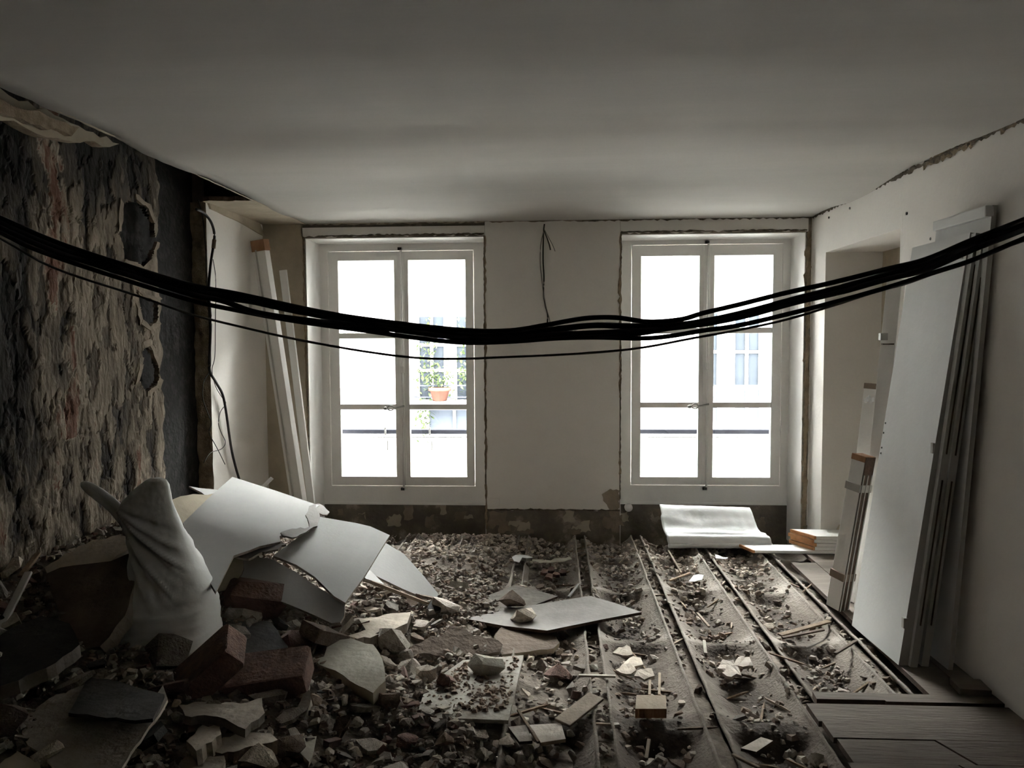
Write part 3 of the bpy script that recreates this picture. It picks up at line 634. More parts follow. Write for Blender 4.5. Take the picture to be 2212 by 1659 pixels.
# floor oddments
beam('timber_strip', 'pale plywood strip lying at an angle across a joist gap', 'wood strip', hitZ(1214, 1562, .02), hitZ(1288, 1504, .03), .075, .012, (1, .6, 0), 'pale_wood')
zslab('panel_board', 'grey flat board offcut beside the dirty white square', 'board', [(1098, 1570), (1136, 1566), (1150, 1600), (1122, 1602)], .015, .012, ('grey_bit', 'dark_wood'))
zslab('panel_board', 'wider grey board offcut with a pale front edge', 'board', [(1140, 1566), (1212, 1562), (1222, 1596), (1168, 1604), (1154, 1580)], .015, .014, ('grey_bit', 'pale_wood'))
beam('timber_strip', 'thin dark lath stuck between the two grey board offcuts', 'wood strip', hitZ(1119, 1534, .03), hitZ(1164, 1604, .02), .012, .010, (1, 0, 0), 'lath_wood')
def scrap(label, pix, z, m, seed, name='scrap', cat='scrap', th=.004):
    P = [hitZ(a, b, z) for a, b in [tuple(q) for q in jag(pix, 8, 1.5, random.Random(seed))]]; rr = random.Random(seed)
    o = prism(name, [p + V((0, 0, rr.uniform(0, .012))) for p in P], (0, 0, -th), (m,)); to_origin(o); return tag(o, label, cat)
scrap('white paper scrap lying in a trough below the folded sheeting', [(1488, 1256), (1498, 1246), (1520, 1243), (1516, 1254), (1500, 1258)], -.01, 'plastic_white', 1, 'paper_scrap', 'paper')
scrap('white paper strip on a joist in front of the folded sheeting', [(1545, 1201), (1572, 1204), (1571, 1209), (1546, 1206)], .012, 'plastic_white', 2, 'paper_scrap', 'paper')
scrap('bright white rag scrap near the foot of the pier between the windows', [(1106, 1204), (1122, 1199), (1150, 1204), (1128, 1207), (1122, 1215), (1110, 1212)], .02, 'plastic_white', 3, 'rag_scrap', 'rag')
scrap('long pale curled strip beside the white rag scrap', [(1150, 1209), (1190, 1212), (1230, 1204), (1236, 1209), (1192, 1218), (1150, 1215)], .02, 'stone_cream', 4)
for k, (a, b) in enumerate(((1176, 1236), (1190, 1230), (1202, 1240), (1186, 1246), (1216, 1236))): scrap('%s red brick crumb of the little cluster near the window wall' % ('leftmost', 'farthest', 'middle', 'nearest', 'rightmost')[k], [(a - 9, b + 3), (a - 3, b - 5), (a + 8, b - 3), (a + 7, b + 5)], .0, 'brick', 20 + k, 'brick_crumb', 'brick crumb', .02)
for k, (a, b, lab) in enumerate(((1345, 1408, 'farthest'), (1368, 1432, 'biggest'), (1352, 1446, 'palest'), (1392, 1456, 'longest'))): scrap('%s flake of the pale plaster cluster behind the wooden block' % lab, [(a - 22, b + 4), (a - 8, b - 10), (a + 16, b - 8), (a + 22, b + 6), (a, b + 12)], -.005 + .004 * k, 'plaster_bit', 40 + k, 'plaster_flake', 'plaster flake', .01)
for k, (a, b, lab) in enumerate(((1570, 1440, 'left'), (1605, 1432, 'right'), (1580, 1452, 'front'))): scrap('dark grey flake lying in the middle trough, the %s one of three' % lab, [(a - 20, b + 6), (a - 10, b - 12), (a + 14, b - 10), (a + 22, b + 8), (a, b + 12)], -.02 + .006 * k, 'grey_bit', 50 + k, 'plaster_flake', 'plaster flake', .014)
for k, (x0, y0, x1, y1, w_, m_, lab) in enumerate(((1444, 1190, 1472, 1238, .014, 'pale_wood', 'pale lath pointing to the folded sheeting'), (1447, 1254, 1490, 1238, .016, 'lath_wood', 'short brown lath beside the white paper scrap'), (1684, 1372, 1792, 1342, .03, 'lath_wood', 'dark brown lath lying across the right-hand trough'), (1690, 1378, 1780, 1360, .016, 'dark_wood', 'thin dark lath under the brown one in the right-hand trough'), (1506, 1324, 1532, 1354, .014, 'pale_wood', 'pale stick lying in the middle trough'), (1524, 1412, 1521, 1384, .016, 'stone_cream', 'upright pale peg in the middle trough'), (1804, 1412, 1850, 1384, .016, 'dark_wood', 'dark lath beside the edge of the boards'), (1250, 1459, 1330, 1461, .02, 'stone_cream', 'white splinter lying across a joist gap'), (1396, 1640, 1402, 1598, .014, 'pale_wood', 'pale stick near the bottom edge'), (1582, 1630, 1640, 1659, .014, 'pale_wood', 'thin stick running out of the bottom edge'), (1250, 1262, 1228, 1290, .016, 'wire_grey', 'grey stick behind the pale wooden panel'))):
    beam('timber_strip', lab, 'wood strip', hitZ(x0, y0, .015), hitZ(x1, y1, .02), w_, .010, (1, .3, 0), m_)
zslab('panel_board', 'flat grey-green tile lying in the foreground trough', 'board', [(1600, 1616), (1644, 1592), (1670, 1600), (1634, 1624)], -.02, .012, ('grey_bit', 'dark_wood'))
beam('timber_strip', 'short wood offcut lying against the foot of the right wall', 'wood strip', hitZ(2062, 1482, .045), hitZ(2130, 1486, .045), .11, .028, (0, 1, 0), 'old_board')
wb_ = empty('wood_block', hitZ(1405, 1530, .01)); tag(wb_, 'small pale wooden block with two thin prongs, lying on the joists', 'wood block')
bq = [hitZ(a, b, .045) for a, b in ((1372, 1531), (1440, 1531), (1438, 1502), (1375, 1501))]
o = prism('block', [p - wb_.location for p in bq], (0, 0, -.04), ('pale_wood', 'raw_wood'), wb_)
for (x0, y0, x1, y1) in ((1403, 1502, 1404, 1470), (1424, 1502, 1425, 1454)):
    o = beam('prong', None, None, hitZ(x0, y0, .035), hitZ(x1, y1, .03), .012, .008, (1, 0, 0), 'pale_wood'); o.location -= wb_.location; o.parent = wb_

# ------------------------------------------------------------------ rubble pieces
def hull(pts):
    bm = bmesh.new()
    for p in pts: bm.verts.new(p)
    g = bmesh.ops.convex_hull(bm, input=bm.verts[:])
    bmesh.ops.delete(bm, geom=[x for x in g['geom_interior'] if isinstance(x, bmesh.types.BMVert)], context='VERTS')
    bmesh.ops.recalc_face_normals(bm, faces=bm.faces)
    me = bpy.data.meshes.new('rubble'); bm.to_mesh(me); bm.free(); return me
def lump_me(s, e=.35):
    rr = random.Random(s); P = []
    for i in range(20):
        a = V((rr.gauss(0, 1), rr.gauss(0, 1), rr.gauss(0, 1))).normalized() * rr.uniform(1 - e, 1); P.append((a.x * .5, a.y * .42, a.z * .34))
    return hull(P)
def slab_me(s):
    rr = random.Random(s); n = rr.randint(5, 8); P = []
    for i in range(n):
        a = 2 * pi * (i + rr.uniform(-.35, .35)) / n; q = rr.uniform(.6, 1)
        for z in (-.07, .07): P.append((.5 * q * cos(a) * rr.uniform(.9, 1.05), .36 * q * sin(a) * rr.uniform(.9, 1.05), z + rr.uniform(-.025, .025)))
    return hull(P)
def brick_me(s, cut=True):
    rr = random.Random(s); P = []
    for x in (-.5, .5):
        for y in (-.24, .24):
            for z in (-.14, .14):
                k = rr.uniform(.55, .95) if cut and x > 0 else 1
                for j in range(6): P.append((x * k * rr.uniform(.84, 1.03), y * rr.uniform(.74, 1.04), z * rr.uniform(.72, 1.05)))
    return hull(P)
def splint_me(s):
    rr = random.Random(s); P = []
    for x, k in ((-.5, .6), (-.2, 1), (.3, .9), (.5, .3)):
        for y in (-1, 1):
            for z in (-1, 1): P.append((x + rr.uniform(-.04, .04), y * .022 * k * rr.uniform(.7, 1.2), z * .010 * k))
    return hull(P)
LIB = {'lump': [lump_me(i) for i in range(10)], 'slab': [slab_me(40 + i) for i in range(12)], 'brick': [brick_me(80 + i, i > 2) for i in range(6)], 'splint': [splint_me(120 + i) for i in range(6)]}
VAR = {}
def variant(kind, i, m):
    k = (kind, i % len(LIB[kind]), m)
    if k not in VAR:
        me = LIB[kind][k[1]].copy(); me.materials.append(MATS[m]); VAR[k] = me
    return VAR[k]
def piece(name, kind, i, m, loc, size, rot, label, cat, group=None):
    o = bpy.data.objects.new(name, variant(kind, i, m)); COL.objects.link(o)
    o.location = loc; o.scale = size if isinstance(size, tuple) else (size,) * 3; o.rotation_euler = rot
    return tag(o, label, cat, group)
# the ones the photograph shows clearly: px, py of the middle, width in px, kind, material
HERO = [
 ('brick', 564, 1462, 176, 'brick', 'brick', (.28, -.10, .12), 'whole reddish brick lying level in the middle of the heap', 1.0, .09),
 ('brick', 432, 1460, 176, 'brick', 'brick', (.35, -.72, .12), 'dark red brick tilted up just in front of the sack', 1.0, .10),
 ('brick_lump', 552, 1298, 180, 'lump', 'brick', (.1, .0, -.12), 'long reddish masonry lump under the steep plasterboard', 1, .08),
 ('stone', 1105, 1298, 66, 'lump', 'brown_bit', (0, .1, .2), 'dark rounded stone on the pale wooden panel, the farther one', 1, .07),
 ('stone', 1128, 1330, 62, 'lump', 'plaster_bit', (.1, 0, .5), 'tan stone on the near side of the pale wooden panel', 1, .06),
 ('stone', 1052, 1438, 80, 'lump', 'stone_cream', (.1, .1, 0), 'cream stone resting on the dirty white square', 1, .07),
 ('stone', 918, 1452, 52, 'lump', 'plaster_bit', (.9, .2, .3), 'round grey stone at the left of the dirty white square', 1, .06),
 ('brick_lump', 962, 1470, 50, 'lump', 'brick', (.2, .4, .8), 'small orange-brown brick lump on the dirty white square', 1, .05),
 ('brick_lump', 880, 1598, 60, 'lump', 'brick', (.2, .1, .1), 'orange brick fragment on the floor near the bottom edge', 1, .05),
 ('stone', 990, 1268, 70, 'slab', 'stone_cream', (.6, .2, -.4), 'cream stone flake beside the tip of the pointed plasterboard', 1, .05),
 ('stone', 960, 1310, 90, 'lump', 'grey_bit', (.2, .3, .2), 'grey lump at the foot of the pointed plasterboard', 1, .08),
 ('brick_lump', 1205, 1458, 70, 'lump', 'brick', (.1, .1, .2), 'reddish lump on the dark floor right of the dirty square', 1, .05),
 ('stone', 1278, 1442, 30, 'lump', 'stone_cream', (.1, .1, .2), 'small cream stone lying in a joist gap', 1, .03),
 ('stone', 1034, 1588, 60, 'slab', 'plaster_bit', (.3, .1, .1), 'oblong grey stone in front of the dirty white square', 1, .05),
 ('stone', 1095, 1606, 50, 'lump', 'plaster_bit', (.2, .3, .9), 'rough grey stone left of the grey board offcuts', 1, .05),
 ('stone', 800, 1610, 70, 'slab', 'grey_bit', (.3, .2, .5), 'grey wedge of plaster near the bottom centre', 1, .05),
 ('stone', 885, 1445, 70, 'lump', 'grey_bit', (.4, .2, .5), 'grey-brown stone right of the cream stone slab', 1, .07),
 ('stone', 846, 1385, 90, 'lump', 'grey_bit', (.4, .5, .3), 'large dusty grey stone behind the cream stone slab', 1, .1),
 ('brick', 700, 1372, 100, 'brick', 'brown_bit', (.2, .5, 1.2), 'brown brick end standing behind the cream stone slab', 1, .12),
 ('brick_lump', 640, 1390, 90, 'lump', 'brick', (.7, .9, .2), 'rust-coloured lump beside the black tar sheet', 1, .1),
 ('stone', 545, 1330, 60, 'slab', 'plaster_bit', (.5, .4, .2), 'pale chip in front of the long reddish lump', 1, .05),
 ('stone', 555, 1640, 90, 'lump', 'plaster_bit', (.1, .1, .1), 'smooth grey-green stone at the bottom of the heap', 1, .06),
 ('brick_lump', 618, 1612, 80, 'lump', 'brown_bit', (.1, .1, .6), 'brown lump between the spear-shaped chip and the pink fragment', 1, .07),
]
for (nm, px, py, wpx, kd, mm, rot, lab, k, up) in HERO:
    p = hitG(px, py); s = wpx / F * (p - CAM).length; z = ground(p.x, p.y)
    d = (CAM - p).normalized(); p = p + d * up * .8
    for key, zt in (('pale wooden panel', .035), ('resting on the dirty', .05), ('on the dirty white', .05), ('left of the dirty', .05)):
        if key in lab: p = hitZ(px, py, zt + .14 * s); break
    piece(nm, kd, 0 if nm == 'brick' else px, mm, p, s, rot, lab, 'brick' if 'brick' in nm else 'stone')
# loose pieces of the heap that nothing tells apart
rr = random.Random(77); count = 0; pl_ = []
GRP = {'plaster_bit': ('plaster_fragment', 'pale broken plaster fragment', 'plaster fragment', 'pale plaster fragments in the heap'),
       'grey_bit': ('plaster_fragment', 'grey dusty plaster fragment', 'plaster fragment', 'grey plaster fragments in the heap'),
       'brown_bit': ('masonry_fragment', 'brown masonry fragment', 'masonry fragment', 'brown masonry fragments in the heap'),
       'brick': ('brick_fragment', 'reddish broken brick fragment', 'brick fragment', 'brick fragments in the heap'),
       'dark_bit': ('slate_fragment', 'blackened flat fragment', 'slate fragment', 'blackened fragments in the heap')}
LM = [(330, 1300, 'beside the white sack'), (560, 1462, 'around the level reddish brick'), (430, 1450, 'around the tilted dark red brick'), (755, 1435, 'around the cream stone slab'), (230, 1560, 'around the curled sheet in the front left corner'),
      (60, 1300, 'by the left edge under the stripped wall'), (840, 1320, 'below the pointed plasterboard piece'), (600, 1330, 'under the broken plasterboard sheets'), (520, 1620, 'along the bottom edge, left of centre'), (780, 1600, 'along the bottom edge, near the middle'), (200, 1190, 'at the foot of the stripped wall')]
while count < 430:
    px, py = rr.uniform(-30, 960), rr.uniform(1130, 1690)
    if px > 480 and py < 1240 + .10 * (px - 480): continue
    if any(inside(px, py, h) for h in HPOLY) and rr.random() < .9: continue
    p = hitG(px, py)
    if heap(p.x, p.y) < .005 or p.y > 5: continue
    if (px - 360) ** 2 / 110 ** 2 + (py - 1290) ** 2 / 120 ** 2 < 1: continue
    if (px - 564) ** 2 / 95 ** 2 + (py - 1465) ** 2 / 50 ** 2 < 1 or (px - 432) ** 2 / 70 ** 2 + (py - 1455) ** 2 / 80 ** 2 < 1: continue
    s = .05 + .20 * rr.random() ** 2.0
    if any((p - q).length < .36 * (s + t_) for q, t_ in pl_): continue
    pl_.append((p, s)); count += 1
    mm = rr.choices(['plaster_bit', 'grey_bit', 'brown_bit', 'brick', 'dark_bit'], [24, 36, 22, 10, 8])[0]
    kd = 'brick' if mm == 'brick' and rr.random() < .5 else ('slab' if rr.random() < .78 else 'lump')
    g_ = GRP[mm]; z = ground(p.x, p.y)
    nm_ = min(LM, key=lambda q: (q[0] - px) ** 2 + (q[1] - py) ** 2)[2]; sz = 'small' if s < .09 else ('middling' if s < .16 else 'large')
    o = piece(g_[0], kd, rr.randint(0, 99), mm, (p.x, p.y, z + s * .09), (s, s * rr.uniform(.7, 1.1), s * rr.uniform(.7, 1.1)), (rr.gauss(.15, .26), rr.gauss(0, .26), rr.uniform(0, 6.28)), sz + ' ' + g_[1] + ' ' + nm_, g_[2], g_[3])
# stones spilt from the heap on to the joists
pl_ = []; count = 0
while count < 110:
    px, py = rr.uniform(820, 1260), rr.uniform(1390, 1690)
    if any(inside(px, py, h) for h in HPOLY) or inside(px, py, [(890, 1560), (910, 1470), (1000, 1415), (1140, 1405), (1105, 1565)]): continue
    p = hitG(px, py); s = .03 + .085 * rr.random() ** 2.2
    if any((p - q).length < .45 * (s + t_) for q, t_ in pl_): continue
    pl_.append((p, s)); count += 1; mm = rr.choices(['plaster_bit', 'grey_bit', 'brown_bit', 'brick'], [32, 36, 22, 8])[0]; g_ = GRP[mm]
    nm_ = 'beside the dirty white square' if py < 1500 else ('in front of the dirty white square' if px > 930 else 'at the bottom edge where the heap runs out')
    piece(g_[0], 'lump' if rr.random() < .5 else 'slab', rr.randint(0, 99), mm, (p.x, p.y, ground(p.x, p.y) + s * .14), (s, s * rr.uniform(.7, 1), s * rr.uniform(.8, 1.3)), (rr.gauss(.1, .3), rr.gauss(0, .3), rr.uniform(0, 6.28)), ('tiny ' if s < .05 else 'fist-sized ') + g_[1] + ' spilt ' + nm_, g_[2], g_[3])
# chips, crumbs and splinters on the opened floor
def where(x, y):
    k = max(i for i in range(len(JX)) if JX[i] <= x) if x >= JX[0] else 0
    row = 'near the windows' if y > 4.9 else ('mid-room' if y > 3.7 else 'in the foreground')
    return row + (', left of the wooden panel' if x < -.2 else (', straight ahead' if x < .6 else (', right of centre' if x < 1.05 else ', beside the remaining boards')))
pl_ = []; count = 0
while count < 210:
    x, y = rr.uniform(-.7, 1.6), rr.uniform(2.1, 5.9)
    if y < 3.32 and x > 1.0: continue
    if heap(x, y) > .02 or x < -.9 and y < 4.6: continue
    z = floor_z(x, y); far = y > 4.3; s = .02 + .075 * rr.random() ** 2.5
    if any((V((x, y, z)) - q).length < .5 * (s + t_) for q, t_ in pl_): continue
    pl_.append((V((x, y, z)), s)); count += 1
    if rr.random() < .26:
        s = rr.uniform(.08, .28); piece('splinter', 'splint', rr.randint(0, 9), rr.choice(['pale_wood', 'lath_wood', 'lath_wood']), (x, y, z + .012), (s, max(.22, s), .5), (rr.gauss(0, .1), rr.gauss(0, .12), rr.uniform(0, 6.28)), ('short' if s < .15 else 'long') + ' thin wood splinter on the floor ' + where(x, y), 'splinter', 'wood splinters on the floor')
    else:
        mm = rr.choices(['plaster_bit', 'grey_bit', 'brown_bit', 'brick', 'stone_cream'], [36, 24, 22, 5, 8])[0]
        piece('plaster_chip', rr.choice(['slab', 'slab', 'lump']), rr.randint(0, 99), mm, (x, y, z + s * .12), s, (rr.gauss(0, .25), rr.gauss(0, .25), rr.uniform(0, 6.28)), {'plaster_bit': 'pale', 'grey_bit': 'grey', 'brown_bit': 'brown', 'brick': 'reddish', 'stone_cream': 'cream'}[mm] + ' loose chip on the floor ' + where(x, y), 'chip', 'loose chips on the floor')
# crumbs nobody could count
def crumbs(name, label, n, area, m, smax, seed, zf=None):
    q = random.Random(seed); vs = []; fs = []
    while n:
        x, y = area(q)
        if x is None: continue
        n -= 1; z = zf if zf is not None else ground(x, y); s = .004 + smax * q.random() ** 3; a = q.uniform(0, 6.28); st = q.uniform(.4, 1); h = s * q.uniform(.3, .8)
        ca, sa = cos(a), sin(a); b = len(vs); tl = q.uniform(-.5, .5) * s
        for (u, v_, w_) in ((-1, -st, -.3), (1, -st, -.3), (.9, st, -.3), (-.8, st * .8, -.3), (-.7, -st * .6, 1), (.6, -st * .7, .8), (.5, st * .5, 1.1), (-.5, st * .6, .7)):
            vs.append((x + s * (u * ca - v_ * sa), y + s * (u * sa + v_ * ca), z + h * w_ + tl * u + .002))
        fs += [tuple(b + k for k in f) for f in ((4, 5, 6, 7), (0, 1, 5, 4), (1, 2, 6, 5), (2, 3, 7, 6), (3, 0, 4, 7))]
    return stuff(mesh(name, vs, fs, m), label, 'crumbs')
def a_floor(q):
    x, y = q.uniform(-1.3, 1.62), q.uniform(1.9, 5.98)
    if (x > 1.02 and y < 3.3) or heap(x, y) > .05: return None, None
    u = ((x - JX[0] - JW) % .445) / .36
    if q.random() > (.18 + .82 * max(0, sin(pi * min(1, u))) ** 2 if u < 1 else .55): return None, None
    if fbm((x * 2.5, y * 2.5, 11)) + q.uniform(-.5, .5) < -.15 + (0 if y < 4.6 else -.25): return None, None
    return x, y
def a_heap(q):
    x, y = q.uniform(-2.35, -.2), q.uniform(1.8, 5.0)
    return (x, y) if heap(x, y) > .01 else (None, None)
def a_back(q):
    return q.uniform(-1.1, 1.5), 5.98 - .75 * q.random() ** 1.4
crumbs('floor_crumbs', 'dusty plaster crumbs scattered over the opened floor', 2600, a_floor, 'grey_bit', .022, 1)
crumbs('floor_crumbs', 'pale plaster crumbs scattered over the opened floor', 1200, a_floor, 'plaster_bit', .022, 2)
crumbs('floor_crumbs', 'brown wood and mortar crumbs scattered over the opened floor', 1500, a_floor, 'brown_bit', .024, 3)
crumbs('heap_crumbs', 'grey crumbs filling the gaps of the rubble heap', 6000, a_heap, 'grey_bit', .022, 4)
crumbs('heap_crumbs', 'pale crumbs filling the gaps of the rubble heap', 1500, a_heap, 'plaster_bit', .020, 5)
crumbs('heap_crumbs', 'brown crumbs filling the gaps of the rubble heap', 5000, a_heap, 'brown_bit', .022, 6)
SQ = [hitZ(a, b, .05) for a, b in ((915, 1535), (928, 1484), (1002, 1432), (1120, 1420), (1092, 1540))]
def a_square(q):
    x, y = q.uniform(-.75, -.1), q.uniform(3.0, 3.75)
    if not inside(x, y, [(p.x, p.y) for p in SQ]) or fbm((x * 5, y * 5, 3)) + q.uniform(-.4, .4) < 0: return None, None
    return x, y
crumbs('board_crumbs', 'brown grit strewn over the dirty white square of board', 380, a_square, 'brown_bit', .012, 8, .051)
crumbs('wall_foot_crumbs', 'pinkish plaster crumbs swept along the foot of the window wall', 2200, a_back, 'pink_plaster', .022, 7)

# ------------------------------------------------------------------ white sack
def build_bag():
    rows = [(1033, 326, 348), (1038, 314, 358), (1048, 300, 364), (1064, 284, 367), (1082, 266, 370), (1100, 256, 376), (1124, 264, 385), (1150, 280, 397), (1180, 291, 410), (1210, 289, 424), (1240, 286, 440),
            (1268, 272, 453), (1295, 260, 460), (1325, 250, 463), (1350, 246, 463), (1370, 234, 466), (1384, 212, 471), (1396, 192, 478), (1404, 190, 479), (1412, 225, 460)]
    dep = [.008, .018, .03, .042, .05, .058, .07, .085, .105, .125, .145, .165, .18, .195, .20, .205, .205, .205, .20, .16]
    y0 = 3.10; S = 120; sub = 6; RR = []; vs = []; fs = []
    for k in range(len(rows) - 1):
        for j in range(sub):
            t = j / sub; a, b = rows[k], rows[k + 1]; RR.append([a[i] + (b[i] - a[i]) * t for i in range(3)] + [dep[k] + (dep[k + 1] - dep[k]) * t])
    RR.append(list(rows[-1]) + [dep[-1]])
    pl = [(.50, .030, .9), (.62, .018, 1.3), (.70, .022, -.9), (.79, .016, 1.5), (.88, .02, -.8), (.96, .026, 1.2), (1.12, .05, .8), (1.3, .05, .7), (.36, .05, -.5)]
    for i, (py, l, rg, d) in enumerate(RR):
        v = i / (len(RR) - 1); yc = y0 + .09 * (1 - v)
        for k in range(S):
            an = 2 * pi * k / S; ca, sa = cos(an), sin(an)
            px = (l + rg) / 2 + (rg - l) / 2 * ca
            c = hitY(px, py, yc); rr_ = sqrt((px - 236) ** 2 + (py - 1086) ** 2); th = math.atan2(py - 1086, px - 236)
            th += .03 * noise.noise(V((rr_ * .012, th * 3, 1)))
            am = min(1, rr_ / 70) * max(0, min(1, (275 - rr_) / 90)); f = sum(A_ * exp(-((th - t0) / w_) ** 2) for t0, w_, A_ in pl) * am * .016
            lo_ = max(0, min(1, (py - 1255) / 60)); sag = py - .0011 * (px - 365) ** 2 * (1 if px < 365 else .5) + .10 * (px - 350)
            f += lo_ * .011 * (1 - 2.4 * abs(noise.noise(V((px * .006, sag * .040, 3))))) + lo_ * .006 * (1 - 2.2 * abs(noise.noise(V((px * .014, sag * .09, 8)))))
            f += .008 * fbm((px * .012, py * .012, 4)) + .003 * fbm((px * .05, py * .03, 9))
            fade = min(1, abs(sa) * 2.5)
            vs.append((c.x, yc - d * (abs(sa) ** .8) * (1 if sa > 0 else -1) - (f * fade if sa > 0 else -f * fade), c.z + .003 * noise.noise(V((px * .05, py * .05, sa)))))
    n = len(RR)
    for i in range(n - 1):
        for k in range(S): a = i * S + k; b = i * S + (k + 1) % S; fs.append((a, a + S, b + S, b))
    fs.append(tuple(range(S))); fs.append(tuple((n - 1) * S + k for k in range(S))[::-1])
    root = empty('white_sack', hitY(345, 1408, y0)); tag(root, 'crumpled white plastic sack of rubble, twisted open at the top', 'sack')
    inv = Matrix.Translation(-root.location)
    o = mesh('sack_body', vs, fs, 'bag', None, True); o.data.transform(inv); o.parent = root
    P = [(180, 1040, .006), (184, 1046, .020), (196, 1054, .027), (214, 1066, .030), (232, 1080, .030), (250, 1096, .033), (270, 1116, .036), (292, 1140, .03)]
    pts = smoothpath([hitY(a, b, 3.16) for a, b, _ in P], 4); rad = []
    for i in range(len(pts)): k = i / 4; j = min(int(k), len(P) - 2); rad.append(P[j][2] + (P[j + 1][2] - P[j][2]) * (k - j))
    mb = MB().tube(pts, rad, 18)
    mb.v = [(v[0], 3.16 + (v[1] - 3.16) * .5 - .007 * (1 - 2 * abs(noise.noise(V(((v[0] - v[2]) * 2, (v[0] + v[2]) * 30, 2))))), v[2] + .004 * noise.noise(V(v) * 16)) for v in mb.v]
    o = mb.build('sack_ear', 'bag', None, True); o.data.transform(inv); o.parent = root
build_bag()

# ------------------------------------------------------------------ boards leaning in the alcove
tb, tt_ = V((-1.985, 5.84, .0)), V((-2.235, 5.70, 2.33))
lb = empty('leaning_plank', tb); tag(lb, 'white-painted box plank with bare brown top, leaning in the alcove', 'plank')
ax = (tt_ - tb).normalized()
for nm, p0, p1, wd, th, m in (('plank_body', tb, tt_ - ax * .075, .118, .055, 'paint_white'), ('bare_wood_end', tt_ - ax * .085, tt_ - ax * .0, .128, .062, 'raw_wood'), ('groove_bead', tb + V((-.03, -.03, 0)), tt_ - ax * .08 + V((-.03, -.03, 0)), .012, .008, 'edge_grey')):
    o = beam(nm, None, None, p0, p1, wd, th, (1, -.35, 0), m); o.location -= lb.location; o.parent = lb
o = beam('leaning_plank', 'narrow white strip leaning behind the box plank in the alcove', 'plank', (-1.925, 5.93, 0), (-2.13, 5.9, 2.12), .06, .02, (1, -.2, 0), 'paint_white')
# ------------------------------------------------------------------ panels and posts leaning on the right wall
def leaf(name, bl, br, tl, tr, th, m, edge):
    """flat leaf from its four front corners, thickness away from the viewer"""
    bl, br, tl, tr = V(bl), V(br), V(tl), V(tr); n = (br - bl).cross(tl - bl).normalized()
    if n.dot(CAM - bl) < 0: n = -n
    o = prism(name, [bl, br, tr, tl], -n * th, (m, edge, edge)); return o, n
def leafpx(name, label, bl, br, tl, tr, xt, th, m='panel_white', e='edge_grey', zb=.026):
    root_o, n = leaf(name, hitZ(*bl, zb), hitZ(*br, zb), hitX(*tl, xt), hitX(*tr, xt), th, m, e); return root_o, n
A = [hitZ(1840, 1351, .026), hitZ(1941, 1437, .026), hitX(2096, 502, 1.90), hitX(1971, 535, 1.885)]
d1 = empty('dismantled_board', (A[0] + A[1]) / 2); tag(d1, 'broad white cupboard door at the front of the panels leaning on the right wall', 'board')
def rel(o, root): o.data.transform(Matrix.Translation(-root.location)); o.parent = root; return o
nn = (A[1] - A[0]).cross(A[3] - A[0]).normalized(); nn = -nn if nn.dot(CAM - A[0]) < 0 else nn
rel(prism('leaf', A, -nn * .05, ('panel_white', 'edge_grey', 'edge_grey')), d1)
for (a, b) in ((2018, 968), (1955, 1345)):
    p = hitP(a, b, A[0], nn); rel(MB().box(p.x - .012, p.x + .012, p.y - .012, p.y + .012, p.z - .025, p.z + .025).build('hinge', 'edge_grey', None, bevel=.003), d1)
for (a, b) in ((1913, 914), (1909, 935), (1905, 967), (1903, 979), (2028, 683), (2031, 688)):
    p = hitP(a, b, A[0], nn); rel(MB().tube([p + nn * .002, p - nn * .004], .006 if b < 900 and a < 2000 else .005, 8).build('screw_hole', 'iron'), d1)
def backpanel(bpx, tpx, xt, wdt, th, label, m='edge_grey', y_sh=0, slots=True, zb=.026):
    """panel behind the door: its near end shows; bpx, tpx are the near front corners"""
    b = hitZ(*bpx, zb); t_ = hitX(*tpx, xt); al = V((-.02, 1, 0)).normalized()
    B = [b + al * wdt, b, t_, t_ + al * wdt]; n = (B[1] - B[0]).cross(B[3] - B[0]).normalized(); n = -n if n.dot(CAM - B[0]) < 0 else n
    root = empty('dismantled_board', b); tag(root, label, 'board')
    rel(prism('leaf', B, -n * th, ('panel_white', m, m)), root)
    ax = (t_ - b).normalized()
    if slots:
        for s0, s1 in ((.10, .44), (.5, .93)):
            L = (t_ - b).length; c0 = b + ax * L * s0 - n * th * .5 - al * .003; c1 = b + ax * L * s1 - n * th * .5 - al * .003
            o = beam('edge_groove', None, None, c0, c1, th * .14, .006, tuple(n), 'dark_wood', 0); o.location -= root.location; o.parent = root
    return root
backpanel((1966, 1441), (2108, 503), 1.905, .50, .034, 'white panel directly behind the broad cupboard door, dark groove in its edge')
backpanel((1990, 1439), (2124, 505), 1.918, .50, .034, 'third panel in the stack behind the broad cupboard door')
r4 = backpanel((2048, 1447), (2144, 443), 1.93, .47, .022, 'tallest panel standing closest to the right wall, moulded top rail', slots=False)
t4 = hitX(2144, 443, 1.93)
o = MB().box(t4.x - .03, t4.x + .01, t4.y, t4.y + .47, t4.z - .05, t4.z + .0).build('top_rail', 'panel_white', None, bevel=.006); rel(o, r4)
o = MB().box(t4.x - .036, t4.x - .01, t4.y + .02, t4.y + .45, t4.z - .17, t4.z - .165).build('rail_bead', 'edge_grey'); rel(o, r4)
for yy in (.14, .36):
    o = MB().box(t4.x - .05, t4.x - .03, t4.y + yy, t4.y + yy + .018, t4.z - .22, t4.z - .17).build('bracket', 'edge_grey'); rel(o, r4)
